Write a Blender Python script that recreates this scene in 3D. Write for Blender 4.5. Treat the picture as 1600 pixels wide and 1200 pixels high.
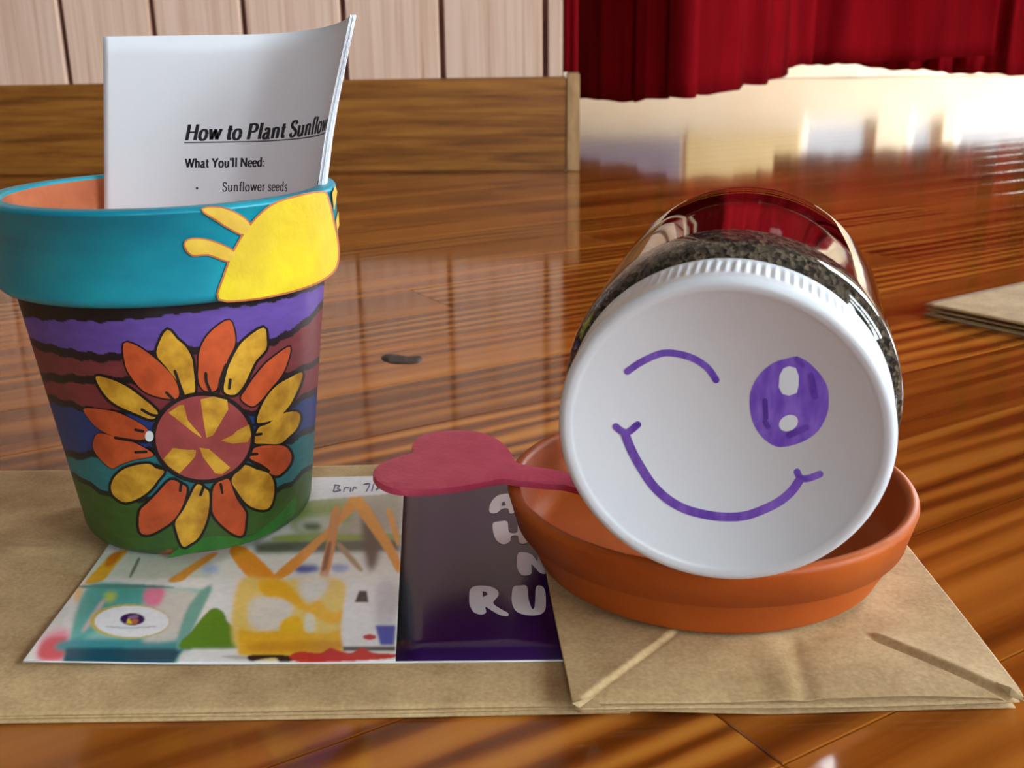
import bpy, bmesh, math, random
import numpy as np
from mathutils import Vector, Matrix
from mathutils.geometry import delaunay_2d_cdt

for o in list(bpy.data.objects):
    bpy.data.objects.remove(o, do_unlink=True)
SC = bpy.context.scene
COL = SC.collection
random.seed(7)
rng = np.random.default_rng(7)

# ------------------------------------------------------------------ camera
F = 1642.6                      # focal length in pixels of the 1600 x 1200 photograph
PITCH, ROLL, CAMH = 0.309378, 0.013787, 0.151246
O = np.array([0, 0, CAMH])
_f = np.array([0, math.cos(PITCH), -math.sin(PITCH)])
_x = np.array([1.0, 0, 0])
_d = np.cross(_f, _x)
RX = math.cos(ROLL) * _x + math.sin(ROLL) * _d
RD = -math.sin(ROLL) * _x + math.cos(ROLL) * _d
cam = bpy.data.cameras.new('camera')
cam.sensor_width = 36
cam.lens = F * 36 / 1600
cam.clip_start = 0.01
cam.clip_end = 60
cam.dof.use_dof = True
cam.dof.focus_distance = 0.31
cam.dof.aperture_fstop = 34
camo = bpy.data.objects.new('camera', cam)
COL.objects.link(camo)
camo.matrix_world = Matrix([[RX[0], -RD[0], -_f[0], O[0]], [RX[1], -RD[1], -_f[1], O[1]],
                            [RX[2], -RD[2], -_f[2], O[2]], [0, 0, 0, 1]])
SC.camera = camo

# ------------------------------------------------------------------ world, exposure
W = bpy.data.worlds.new('world')
SC.world = W
W.use_nodes = True
W.node_tree.nodes['Background'].inputs[0].default_value = (0.75, 0.86, 1.0, 1)
W.node_tree.nodes['Background'].inputs[1].default_value = 1.0
SC.view_settings.view_transform = 'Standard'
SC.view_settings.look = 'None'
SC.view_settings.exposure = 0.0
SC.view_settings.gamma = 1
SC.view_settings.use_curve_mapping = False
SC.cycles.use_denoising = True
SC.cycles.max_bounces = 12
SC.cycles.transmission_bounces = 12
SC.cycles.sample_clamp_indirect = 8
WIN_L = 29.5                     # daylight in the hall's side windows and the added end window
STAGE_L = 34.0                   # glow of the unseen window added to brighten the stage


# ------------------------------------------------------------------ helpers
def lin(c):
    c = np.asarray(c, float) / 255
    return np.where(c <= 0.04045, c / 12.92, ((c + 0.055) / 1.055) ** 2.4)


def rgb(*c):
    return tuple(lin(c)) + (1.0,)


def ray(x, y):
    return (x - 800) / F * RX + (y - 600) / F * RD + _f


def on_plane(x, y, z=0.0):
    d = ray(x, y)
    return O + (z - CAMH) / d[2] * d


def on_plane_n(x, y, P, n):
    d = ray(x, y)
    return O + np.dot(np.asarray(P) - O, n) / np.dot(d, n) * d


def at_depth(x, y, Y):
    d = ray(x, y)
    return O + Y / d[1] * d


def project(P):
    q = np.asarray(P) - O
    w = q @ _f
    return np.stack([800 + F * (q @ RX) / w, 600 + F * (q @ RD) / w], -1)


def mesh(name, V, Fc, mat=None, parent=None, smooth=False):
    me = bpy.data.meshes.new(name)
    me.from_pydata([tuple(map(float, v)) for v in V], [], [tuple(map(int, f)) for f in Fc])
    me.update()
    if smooth:
        me.polygons.foreach_set('use_smooth', [True] * len(me.polygons))
    return link(name, me, mat, parent)


def link(name, me, mat=None, parent=None):
    o = bpy.data.objects.new(name, me)
    COL.objects.link(o)
    if mat and not me.materials:
        me.materials.append(mat)
    if parent:
        o.parent = parent
        o.matrix_parent_inverse = Matrix.Translation(parent.location).inverted() if parent.type == 'EMPTY' else Matrix()
    return o


def empty(name, loc=(0, 0, 0)):
    o = bpy.data.objects.new(name, None)
    o.empty_display_size = 0.02
    COL.objects.link(o)
    o.location = loc
    return o


def tag(o, label, cat, group=None, kind=None):
    o['label'] = label
    o['category'] = cat
    if group:
        o['group'] = group
    if kind:
        o['kind'] = kind
    return o


def structure(o, label=None):
    o['kind'] = 'structure'
    if label:
        o['label'] = label
    return o


def box_data(x0, x1, y0, y1, z0, z1):
    V = [(x, y, z) for z in (z0, z1) for y in (y0, y1) for x in (x0, x1)]
    Fc = [(0, 2, 3, 1), (4, 5, 7, 6), (0, 1, 5, 4), (2, 6, 7, 3), (0, 4, 6, 2), (1, 3, 7, 5)]
    return V, Fc


def box(name, x0, x1, y0, y1, z0, z1, mat, parent=None, bevel=0):
    V, Fc = box_data(x0, x1, y0, y1, z0, z1)
    o = mesh(name, V, Fc, mat, parent)
    if bevel:
        bm = bmesh.new()
        bm.from_mesh(o.data)
        bmesh.ops.bevel(bm, geom=bm.edges[:], offset=bevel, segments=2, affect='EDGES', profile=0.6)
        bm.to_mesh(o.data)
        bm.free()
    return o


def lathe(name, prof, mat, parent=None, n=128, frame=None, smooth=True, rmod=None):
    """prof: list of (r, a); frame: (origin, ax, e1, e2); default axis = +Z"""
    if frame is None:
        frame = (np.zeros(3), np.array([0, 0, 1.0]), np.array([1.0, 0, 0]), np.array([0, 1.0, 0]))
    C, ax, e1, e2 = frame
    V, Fc = [], []
    for i, (r, a) in enumerate(prof):
        for k in range(n):
            t = 2 * math.pi * k / n
            rr = r + (rmod(i, t) if rmod else 0)
            V.append(C + a * ax + rr * (math.cos(t) * e1 + math.sin(t) * e2))
    m = len(prof)
    for i in range(m - 1):
        for k in range(n):
            k2 = (k + 1) % n
            Fc.append((i * n + k, i * n + k2, (i + 1) * n + k2, (i + 1) * n + k))
    o = mesh(name, V, Fc, mat, parent, smooth)
    bm = bmesh.new()
    bm.from_mesh(o.data)
    bmesh.ops.remove_doubles(bm, verts=bm.verts[:], dist=1e-7)
    bmesh.ops.recalc_face_normals(bm, faces=bm.faces[:])
    bm.to_mesh(o.data)
    bm.free()
    return o


def arc(cx, cy, r, a0, a1, n=6):
    return [(cx + r * math.cos(math.radians(a0 + (a1 - a0) * i / n)), cy + r * math.sin(math.radians(a0 + (a1 - a0) * i / n))) for i in range(n + 1)]


def smooth_poly(P, per=4, closed=True):
    P = np.asarray(P, float)
    n = len(P)
    out = []
    rngk = range(n) if closed else range(n - 1)
    for i in rngk:
        if closed:
            p0, p1, p2, p3 = P[(i - 1) % n], P[i], P[(i + 1) % n], P[(i + 2) % n]
        else:
            p0, p1, p2, p3 = P[max(i - 1, 0)], P[i], P[i + 1], P[min(i + 2, n - 1)]
        for k in range(per):
            t = k / per
            out.append(0.5 * ((2 * p1) + (-p0 + p2) * t + (2 * p0 - 5 * p1 + 4 * p2 - p3) * t * t + (-p0 + 3 * p1 - 3 * p2 + p3) * t ** 3))
    if not closed:
        out.append(P[-1])
    return np.array(out)


def dilate(P, d):
    P = np.asarray(P, float)
    c = P.mean(0)
    out = []
    n = len(P)
    A = sum(P[i][0] * P[(i + 1) % n][1] - P[(i + 1) % n][0] * P[i][1] for i in range(n))
    for i in range(n):
        t = P[(i + 1) % n] - P[i - 1]
        t = t / (np.linalg.norm(t) + 1e-9)
        nrm = np.array([t[1], -t[0]]) * (1 if A > 0 else -1)
        out.append(P[i] + d * nrm)
    return np.array(out)


def fill2d(P, step):
    """triangulated polygon with interior points -> verts2d, tris"""
    P = np.asarray(P, float)
    x0, y0 = P.min(0)
    x1, y1 = P.max(0)
    pts = [Vector(p) for p in P]
    gx = np.arange(x0 + step / 2, x1, step)
    gy = np.arange(y0 + step / 2, y1, step)
    pts += [Vector((x, y)) for y in gy for x in gx]
    r = delaunay_2d_cdt(pts, [], [list(range(len(P)))], 1, 1e-6)
    V, T = r[0], r[2]
    used = sorted({i for t in T for i in t})
    mp = {u: i for i, u in enumerate(used)}
    return [V[u] for u in used], [tuple(mp[i] for i in t) for t in T]


def orient(V, T):
    """flip so that the normals look at the camera"""
    V = np.asarray(V)
    a = 0
    for t in T:
        a += np.dot(np.cross(V[t[1]] - V[t[0]], V[t[2]] - V[t[0]]), O - V[t[0]])
    return T if a > 0 else [t[::-1] for t in T]


def decal(name, P, surf, mat, parent, step=8.0):
    """a thin painted / printed patch; surf maps a photo pixel to the painted surface it lies on"""
    V2, T = fill2d(P, step)
    V = [surf(v[0], v[1]) for v in V2]
    return mesh(name, V, orient(V, T), mat, parent, True)


def ribbon2d(L, w, caps=True):
    """stroke -> closed outline (list of quads as separate verts/faces), w scalar or list"""
    L = np.asarray(L, float)
    n = len(L)
    w = np.full(n, w) if np.isscalar(w) else np.asarray(w)
    V, Fc = [], []
    for i in range(n):
        t = L[min(i + 1, n - 1)] - L[max(i - 1, 0)]
        t = t / (np.linalg.norm(t) + 1e-9)
        nn = np.array([-t[1], t[0]])
        V += [L[i] + nn * w[i] / 2, L[i] - nn * w[i] / 2]
    for i in range(n - 1):
        Fc.append((2 * i, 2 * i + 1, 2 * i + 3, 2 * i + 2))
    if caps:
        for i, s in ((0, -1), (n - 1, 1)):
            t = L[1] - L[0] if i == 0 else L[-1] - L[-2]
            a0 = math.atan2(t[1], t[0])
            k0 = len(V)
            m = 6
            for k in range(m + 1):
                a = a0 + (math.pi / 2 - math.pi * k / m if s > 0 else math.pi / 2 + math.pi * k / m)
                V.append(L[i] + w[i] / 2 * np.array([math.cos(a), math.sin(a)]))
            for k in range(1, m):
                Fc.append((k0, k0 + k, k0 + k + 1))
    return V, Fc


def stroke(name, L, w, surf, mat, parent, per=6):
    L = smooth_poly(L, per, closed=False)
    V2, Fc = ribbon2d(L, w)
    V = np.array([surf(v[0], v[1]) for v in V2])
    return mesh(name, V, [orient(V, [f])[0] for f in Fc], mat, parent, True)


# ------------------------------------------------------------------ materials
def mat_new(name):
    m = bpy.data.materials.new(name)
    m.use_nodes = True
    nt = m.node_tree
    return m, nt, nt.nodes['Principled BSDF']


def noise_mat(name, c0, c1, scale=40, rough=0.6, bump=0.0, bscale=None, spec=0.5, stretch=(1, 1, 1), coord='Object', detail=4, sheen=0, contrast=(0.35, 0.65), coat=0):
    m, nt, b = mat_new(name)
    N, L = nt.nodes, nt.links
    tc = N.new('ShaderNodeTexCoord')
    mp = N.new('ShaderNodeMapping')
    mp.inputs['Scale'].default_value = stretch
    L.new(tc.outputs[coord], mp.inputs[0])
    no = N.new('ShaderNodeTexNoise')
    no.inputs['Scale'].default_value = scale
    no.inputs['Detail'].default_value = detail
    L.new(mp.outputs[0], no.inputs['Vector'])
    cr = N.new('ShaderNodeValToRGB')
    cr.color_ramp.elements[0].position, cr.color_ramp.elements[1].position = contrast
    cr.color_ramp.elements[0].color = c0
    cr.color_ramp.elements[1].color = c1
    L.new(no.outputs['Fac'], cr.inputs[0])
    L.new(cr.outputs[0], b.inputs['Base Color'])
    b.inputs['Roughness'].default_value = rough
    b.inputs['Specular IOR Level'].default_value = spec
    b.inputs['Coat Weight'].default_value = coat
    b.inputs['Coat Roughness'].default_value = 0.1
    if sheen:
        b.inputs['Sheen Weight'].default_value = sheen
    if bump:
        n2 = N.new('ShaderNodeTexNoise')
        n2.inputs['Scale'].default_value = bscale or scale
        n2.inputs['Detail'].default_value = 5
        L.new(mp.outputs[0], n2.inputs['Vector'])
        bp = N.new('ShaderNodeBump')
        bp.inputs['Strength'].default_value = bump
        bp.inputs['Distance'].default_value = 0.002
        L.new(n2.outputs['Fac'], bp.inputs['Height'])
        L.new(bp.outputs[0], b.inputs['Normal'])
    return m


def emit_mat(name, col, s):
    m, nt, b = mat_new(name)
    b.inputs['Base Color'].default_value = (0.02, 0.02, 0.02, 1)
    b.inputs['Emission Color'].default_value = col
    b.inputs['Emission Strength'].default_value = s
    return m


BOARD_ANG = math.radians(31.0)
BOARD_W = 0.060


def wood_floor_mat():
    m, nt, b = mat_new('varnished_floorboard')
    N, L = nt.nodes, nt.links
    geo = N.new('ShaderNodeNewGeometry')
    oi = N.new('ShaderNodeObjectInfo')
    rot = N.new('ShaderNodeVectorRotate')
    rot.rotation_type = 'Z_AXIS'
    rot.inputs['Angle'].default_value = -BOARD_ANG
    L.new(geo.outputs['Position'], rot.inputs['Vector'])
    off = N.new('ShaderNodeVectorMath')
    off.operation = 'ADD'
    cmb = N.new('ShaderNodeCombineXYZ')
    mul = N.new('ShaderNodeMath')
    mul.operation = 'MULTIPLY'
    mul.inputs[1].default_value = 37.0
    L.new(oi.outputs['Random'], mul.inputs[0])
    L.new(mul.outputs[0], cmb.inputs[0])
    L.new(mul.outputs[0], cmb.inputs[2])
    L.new(rot.outputs[0], off.inputs[0])
    L.new(cmb.outputs[0], off.inputs[1])

    def mapped(sx, sy):
        mp = N.new('ShaderNodeMapping')
        mp.inputs['Scale'].default_value = (sx, sy, 1)
        L.new(off.outputs[0], mp.inputs[0])
        return mp
    # growth rings: distorted bands along the board
    wv = N.new('ShaderNodeTexWave')
    wv.wave_type = 'BANDS'
    wv.bands_direction = 'Y'
    wv.inputs['Scale'].default_value = 24
    wv.inputs['Distortion'].default_value = 7.0
    wv.inputs['Detail'].default_value = 3
    wv.inputs['Detail Scale'].default_value = 1.2
    L.new(mapped(0.12, 1.0).outputs[0], wv.inputs['Vector'])
    no = N.new('ShaderNodeTexNoise')
    no.inputs['Scale'].default_value = 34
    no.inputs['Detail'].default_value = 7
    no.inputs['Roughness'].default_value = 0.55
    L.new(mapped(0.07, 1.3).outputs[0], no.inputs['Vector'])
    mx = N.new('ShaderNodeMix')
    mx.data_type = 'FLOAT'
    big = N.new('ShaderNodeTexNoise')
    big.inputs['Scale'].default_value = 7
    big.inputs['Detail'].default_value = 1
    L.new(mapped(0.3, 1.0).outputs[0], big.inputs['Vector'])
    bm_ = N.new('ShaderNodeMapRange')
    bm_.inputs[1].default_value, bm_.inputs[2].default_value = 0.42, 0.66
    bm_.inputs[3].default_value, bm_.inputs[4].default_value = 0.97, 0.52
    L.new(big.outputs['Fac'], bm_.inputs[0])
    L.new(bm_.outputs[0], mx.inputs[0])
    L.new(wv.outputs['Fac'], mx.inputs[2])
    L.new(no.outputs['Fac'], mx.inputs[3])
    cr = N.new('ShaderNodeValToRGB')
    e = cr.color_ramp.elements
    e[0].position, e[0].color = 0.2, rgb(70, 26, 6)
    e[1].position, e[1].color = 0.82, rgb(196, 124, 46)
    k = e.new(0.42)
    k.color = rgb(132, 67, 18)
    k = e.new(0.58)
    k.color = rgb(168, 96, 32)
    L.new(mx.outputs[0], cr.inputs[0])
    # board to board tone
    hsv = N.new('ShaderNodeHueSaturation')
    mr = N.new('ShaderNodeMapRange')
    mr.inputs[3].default_value = 0.72
    mr.inputs[4].default_value = 1.1
    L.new(oi.outputs['Random'], mr.inputs[0])
    L.new(mr.outputs[0], hsv.inputs['Value'])
    L.new(cr.outputs[0], hsv.inputs['Color'])
    L.new(hsv.outputs[0], b.inputs['Base Color'])
    b.inputs['Roughness'].default_value = 0.085
    b.inputs['IOR'].default_value = 1.5
    # slow waviness of the varnish
    n3 = N.new('ShaderNodeTexNoise')
    n3.inputs['Scale'].default_value = 26
    n3.inputs['Detail'].default_value = 3
    L.new(mapped(0.35, 1.0).outputs[0], n3.inputs['Vector'])
    bp = N.new('ShaderNodeBump')
    bp.inputs['Strength'].default_value = 0.03
    bp.inputs['Distance'].default_value = 0.003
    L.new(n3.outputs['Fac'], bp.inputs['Height'])
    L.new(bp.outputs[0], b.inputs['Normal'])
    return m


def streak_wood(name, cols, stretch, scale=14, rough=0.6, coat=0.0, rnd=0.0, bump=0.15):
    m, nt, b = mat_new(name)
    N, L = nt.nodes, nt.links
    tc = N.new('ShaderNodeTexCoord')
    oi = N.new('ShaderNodeObjectInfo')
    add = N.new('ShaderNodeVectorMath')
    add.operation = 'ADD'
    sc = N.new('ShaderNodeVectorMath')
    sc.operation = 'SCALE'
    sc.inputs['Scale'].default_value = 1.0
    cm = N.new('ShaderNodeCombineXYZ')
    mu = N.new('ShaderNodeMath')
    mu.operation = 'MULTIPLY'
    mu.inputs[1].default_value = 23.0
    L.new(oi.outputs['Random'], mu.inputs[0])
    for i in range(3):
        L.new(mu.outputs[0], cm.inputs[i])
    L.new(tc.outputs['Object'], add.inputs[0])
    L.new(cm.outputs[0], add.inputs[1])
    mp = N.new('ShaderNodeMapping')
    mp.inputs['Scale'].default_value = stretch
    L.new(add.outputs[0], mp.inputs[0])
    no = N.new('ShaderNodeTexNoise')
    no.inputs['Scale'].default_value = scale
    no.inputs['Detail'].default_value = 6
    no.inputs['Roughness'].default_value = 0.6
    no.inputs['Distortion'].default_value = 0.4
    L.new(mp.outputs[0], no.inputs['Vector'])
    cr = N.new('ShaderNodeValToRGB')
    el = cr.color_ramp.elements
    el[0].position, el[0].color = cols[0]
    el[1].position, el[1].color = cols[-1]
    for p, c in cols[1:-1]:
        k = el.new(p)
        k.color = c
    L.new(no.outputs['Fac'], cr.inputs[0])
    hs = N.new('ShaderNodeHueSaturation')
    mr = N.new('ShaderNodeMapRange')
    mr.inputs[3].default_value = 1 - rnd
    mr.inputs[4].default_value = 1 + rnd * 0.5
    L.new(oi.outputs['Random'], mr.inputs[0])
    L.new(mr.outputs[0], hs.inputs['Value'])
    L.new(cr.outputs[0], hs.inputs['Color'])
    L.new(hs.outputs[0], b.inputs['Base Color'])
    b.inputs['Roughness'].default_value = rough
    b.inputs['Coat Weight'].default_value = coat
    bp = N.new('ShaderNodeBump')
    bp.inputs['Strength'].default_value = bump
    bp.inputs['Distance'].default_value = 0.001
    L.new(no.outputs['Fac'], bp.inputs['Height'])
    L.new(bp.outputs[0], b.inputs['Normal'])
    return m


def attr_mat(name, rough=0.5, noise=0.15, nscale=120, coat=0.0, bump=0.0, stretch=(1, 1, 1)):
    """colour stored on the mesh (paint / print) with a little procedural unevenness"""
    m, nt, b = mat_new(name)
    N, L = nt.nodes, nt.links
    at = N.new('ShaderNodeVertexColor')
    at.layer_name = 'paint'
    tc = N.new('ShaderNodeTexCoord')
    mp = N.new('ShaderNodeMapping')
    mp.inputs['Scale'].default_value = stretch
    L.new(tc.outputs['Object'], mp.inputs[0])
    no = N.new('ShaderNodeTexNoise')
    no.inputs['Scale'].default_value = nscale
    no.inputs['Detail'].default_value = 4
    L.new(mp.outputs[0], no.inputs['Vector'])
    mr = N.new('ShaderNodeMapRange')
    mr.inputs[1].default_value, mr.inputs[2].default_value = 0.3, 0.7
    mr.inputs[3].default_value, mr.inputs[4].default_value = 1 - noise, 1 + noise
    L.new(no.outputs['Fac'], mr.inputs[0])
    hs = N.new('ShaderNodeHueSaturation')
    L.new(mr.outputs[0], hs.inputs['Value'])
    L.new(at.outputs['Color'], hs.inputs['Color'])
    L.new(hs.outputs[0], b.inputs['Base Color'])
    b.inputs['Roughness'].default_value = rough
    b.inputs['Coat Weight'].default_value = coat
    b.inputs['Coat Roughness'].default_value = 0.15
    if bump:
        bp = N.new('ShaderNodeBump')
        bp.inputs['Strength'].default_value = bump
        bp.inputs['Distance'].default_value = 0.001
        L.new(no.outputs['Fac'], bp.inputs['Height'])
        L.new(bp.outputs[0], b.inputs['Normal'])
    return m


def set_paint(o, cols):
    """cols: (n_verts, 3) linear"""
    a = o.data.color_attributes.new('paint', 'FLOAT_COLOR', 'POINT')
    c = np.ones((len(o.data.vertices), 4), np.float32)
    c[:, :3] = cols
    a.data.foreach_set('color', c.ravel())


M = {}
M['floor'] = wood_floor_mat()
M['floor_gap'] = noise_mat('dark_floor_gap', rgb(30, 14, 6), rgb(45, 22, 10), rough=0.7)
M['plank'] = streak_wood('pale_plank', [(0.27, rgb(166, 114, 88)), (0.36, rgb(220, 180, 152)), (0.55, rgb(236, 202, 178)), (0.75, rgb(242, 214, 194))], (14, 14, 0.3), 9, 0.55, rnd=0.08)
M['plank_gap'] = noise_mat('plank_gap_dark', rgb(96, 54, 40), rgb(122, 74, 56), scale=30, rough=0.8)
M['baseboard'] = streak_wood('brown_baseboard', [(0.25, rgb(84, 46, 14)), (0.45, rgb(134, 82, 28)), (0.6, rgb(160, 104, 40)), (0.8, rgb(180, 122, 52))], (0.9, 6, 14), 7, 0.35, coat=0.3)
M['basecap'] = streak_wood('sawn_end_wood', [(0.3, rgb(150, 110, 66)), (0.7, rgb(196, 158, 108))], (4, 4, 1), 20, 0.6)
M['cream'] = noise_mat('cream_plaster', rgb(244, 226, 188), rgb(250, 236, 204), scale=3, rough=0.7)
M['wallpaint'] = noise_mat('dark_wood_panelling', rgb(92, 74, 60), rgb(108, 88, 72), scale=3, rough=0.6, stretch=(6, 6, 0.5))
M['ceiling'] = noise_mat('dark_timber_ceiling', rgb(84, 66, 52), rgb(100, 80, 64), scale=3, rough=0.8)
M['frame'] = noise_mat('white_window_frame', rgb(225, 225, 222), rgb(235, 235, 232), rough=0.5)
M['curtain'] = noise_mat('red_curtain_cloth', rgb(126, 4, 14), rgb(152, 8, 20), scale=30, rough=0.95, spec=0.1, bump=0.2, bscale=300, stretch=(1, 1, 0.12))
M['bluepanel'] = noise_mat('grey_blue_panel', rgb(120, 125, 150), rgb(150, 150, 165), scale=5, rough=0.6)
M['yellowpanel'] = noise_mat('pale_yellow_panel', rgb(226, 204, 140), rgb(236, 216, 160), scale=4, rough=0.6)
M['sky_side'] = emit_mat('daylight_pane', (0.80, 0.92, 1.0, 1), WIN_L)
M['stage_fill'] = emit_mat('stage_fill_pane', (0.93, 0.97, 1.0, 1), STAGE_L)

# ------------------------------------------------------------------ room shell
# floor slab with narrow varnished strip boards laid at an angle to the wall
RX0, RX1, RY0, RY1, RZ = -3.0, 3.4, -3.4, 5.2, 3.1
floor = structure(box('floor', RX0, RX1, RY0, RY1, -0.06, -0.0018, M['floor_gap']), 'glossy varnished floor of narrow brown wooden boards')
ca, sa = math.cos(BOARD_ANG), math.sin(BOARD_ANG)
GAP = 0.0003


def board_data(u0, u1, v0, v1):
    """board in board coordinates, bevelled top edges; returned around its own centre"""
    cu, cv = (u0 + u1) / 2, (v0 + v1) / 2
    hu, hv = (u1 - u0) / 2 - GAP / 2, (v1 - v0) / 2 - GAP / 2
    b = 0.00035
    V = []
    for (z, du, dv) in ((-0.0018, 0, 0), (-b * 0.6, 0, 0), (0, b, b)):
        for (x, y) in ((-hu + du, -hv + dv), (hu - du, -hv + dv), (hu - du, hv - dv), (-hu + du, hv - dv)):
            V.append((x, y, z))
    Fc = [(8, 9, 10, 11)]
    for k in range(2):
        for i in range(4):
            j = (i + 1) % 4
            Fc.append((k * 4 + i, k * 4 + j, (k + 1) * 4 + j, (k + 1) * 4 + i))
    return cu, cv, V, Fc


def uv_of(x, y):
    return x * ca + y * sa, -x * sa + y * ca


corners = [uv_of(x, y) for x in (RX0, RX1) for y in (RY0, RY1)]
vmin, vmax = min(c[1] for c in corners), max(c[1] for c in corners)
V_SEAM = 0.137
i0, i1 = math.floor((vmin - V_SEAM) / BOARD_W), math.ceil((vmax - V_SEAM) / BOARD_W)
farV, farF = [], []
near_cache = {}
n_near = 0


def inside(x, y):
    return RX0 - 0.05 <= x <= RX1 + 0.05 and RY0 - 0.05 <= y <= RY1 + 0.05


for i in range(i0, i1):
    v0 = V_SEAM + i * BOARD_W
    vc = v0 + BOARD_W / 2
    # part of the row that lies in the room
    us = [u for u in np.arange(-7, 8, 0.05) if inside(u * ca - vc * sa, u * sa + vc * ca)]
    if not us:
        continue
    ua, ub = us[0] - 0.15, us[-1] + 0.15
    ph = ((i * 0.618) % 1.0) * 0.9
    if i == 0:
        ph = 0.1505 % 0.9           # the board end that shows in front of the small bag
    if i == -1:
        ph = 0.1505 % 0.9
    joints = [ua] + [j for j in np.arange(math.floor(ua / 0.9) * 0.9 + ph, ub, 0.9) if ua + 0.1 < j < ub - 0.1] + [ub]
    for a, b in zip(joints[:-1], joints[1:]):
        mx, my = (a + b) / 2 * ca - vc * sa, (a + b) / 2 * sa + vc * ca
        near = -0.55 < my < 1.9 and -1.1 < mx < 1.3
        cu, cv, V, Fc = board_data(a, b, v0, v0 + BOARD_W)
        if near and n_near < 280:
            key = round(b - a, 4)
            if key not in near_cache:
                me = bpy.data.meshes.new('floor_board')
                me.from_pydata(V, [], Fc)
                me.materials.append(M['floor'])
                near_cache[key] = me
            o = bpy.data.objects.new('floor_board', near_cache[key])
            COL.objects.link(o)
            o.parent = floor
            o.location = (cu * ca - cv * sa, cu * sa + cv * ca, 0)
            o.rotation_euler = (0, 0, BOARD_ANG)
            n_near += 1
        else:
            # keep distant boards inside the room
            k0 = len(farV)
            for (x, y, z) in V:
                U, Vv = cu + x, cv + y
                farV.append((min(max(U * ca - Vv * sa, RX0), RX1), min(max(U * sa + Vv * ca, RY0), RY1), z))
            farF += [tuple(k0 + q for q in f) for f in Fc]
fb = mesh('distant_floor_boards', farV, farF, M['floor'], floor)
fb['kind'] = 'stuff'

structure(box('ceiling', RX0, RX1, RY0, RY1, RZ, RZ + 0.1, M['ceiling']), 'dark timber ceiling of the hall')
structure(box('wall_left', RX0 - 0.12, RX0, RY0, RY1, 0, RZ, M['wallpaint']), 'dark panelled side wall of the hall')


def wall_with_openings(name, axis, pos, thick, lo, hi, openings, mat, label):
    """axis 'x': wall at x=pos running along y; axis 'y': wall at y=pos running along x; openings (a0,a1,z0,z1)"""
    V, Fc = [], []

    def add(a0, a1, z0, z1):
        if a1 - a0 < 1e-4 or z1 - z0 < 1e-4:
            return
        d = box_data(pos, pos + thick, a0, a1, z0, z1) if axis == 'x' else box_data(a0, a1, pos, pos + thick, z0, z1)
        k = len(V)
        V.extend(d[0])
        Fc.extend([tuple(k + q for q in f) for f in d[1]])
    c = lo
    for (a0, a1, z0, z1) in sorted(openings):
        add(c, a0, 0, RZ)
        add(a0, a1, 0, z0)
        add(a0, a1, z1, RZ)
        c = a1
    add(c, hi, 0, RZ)
    return structure(mesh(name, V, Fc, mat), label)


def window(idx, axis, pos, thick, a0, a1, z0, z1, pane_mat, nx=2, nz=3, label=None):
    t = 0.045
    root = structure(empty('window_%d' % idx), label)

    def part(nm, b0, b1, y0, y1, dep0, dep1, mt):
        if axis == 'x':
            return box(nm, pos + dep0, pos + dep1, b0, b1, y0, y1, mt, root)
        return box(nm, b0, b1, pos + dep0, pos + dep1, y0, y1, mt, root)
    d0, d1 = thick * 0.35, thick * 0.75
    part('frame_jamb', a0, a0 + t, z0, z1, d0, d1, M['frame'])
    part('frame_jamb', a1 - t, a1, z0, z1, d0, d1, M['frame'])
    part('frame_rail', a0 + t, a1 - t, z0, z0 + t, d0, d1, M['frame'])
    part('frame_rail', a0 + t, a1 - t, z1 - t, z1, d0, d1, M['frame'])
    w = (a1 - a0 - 2 * t) / nx
    hh = (z1 - z0 - 2 * t) / nz
    for i in range(nx):
        for k in range(nz):
            part('pane', a0 + t + i * w + 0.012, a0 + t + (i + 1) * w - 0.012, z0 + t + k * hh + 0.012, z0 + t + (k + 1) * hh - 0.012, thick * 0.55, thick * 0.58, pane_mat)
    for i in range(1, nx):
        part('mullion', a0 + t + i * w - 0.012, a0 + t + i * w + 0.012, z0 + t, z1 - t, d0 + 0.02, d1, M['frame'])
    for k in range(1, nz):
        part('glazing_bar', a0 + t, a1 - t, z0 + t + k * hh - 0.012, z0 + t + k * hh + 0.012, d0 + 0.025, d1 - 0.005, M['frame'])
    return root


side_wins = [(-3.0, -2.2, 0.7, 2.5), (-1.8, -1.0, 0.7, 2.5), (-0.6, 0.2, 0.7, 2.5)]
stage_fill_win = [(3.6, 5.0, 0.25, 2.6)]  # unseen bright window, added to light the rear wall and stage floor
wall_with_openings('wall_right', 'x', RX1, 0.14, RY0, RY1, side_wins + stage_fill_win, M['wallpaint'], 'dark panelled wall with tall windows')
for k, wn in enumerate(side_wins):
    window(k + 1, 'x', RX1, 0.14, *wn, M['sky_side'], label='tall daylit window in the side wall')
window(4, 'x', RX1, 0.14, *stage_fill_win[0], M['stage_fill'], 3, 4, 'wide unseen window added to light the space behind the red curtains')
front_fill_wins = [(-0.1, 0.5, 1.0, 2.3)]  # added behind the camera to light sheets, lid and planks from the front
wall_with_openings('wall_front', 'y', RY0 - 0.12, 0.12, RX0, RX1, front_fill_wins, M['wallpaint'], 'dark panelled end wall with one added window')
window(8, 'y', RY0 - 0.12, 0.12, *front_fill_wins[0], M['sky_side'], 2, 3, 'narrow unseen window added to the end wall for frontal light')
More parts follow.
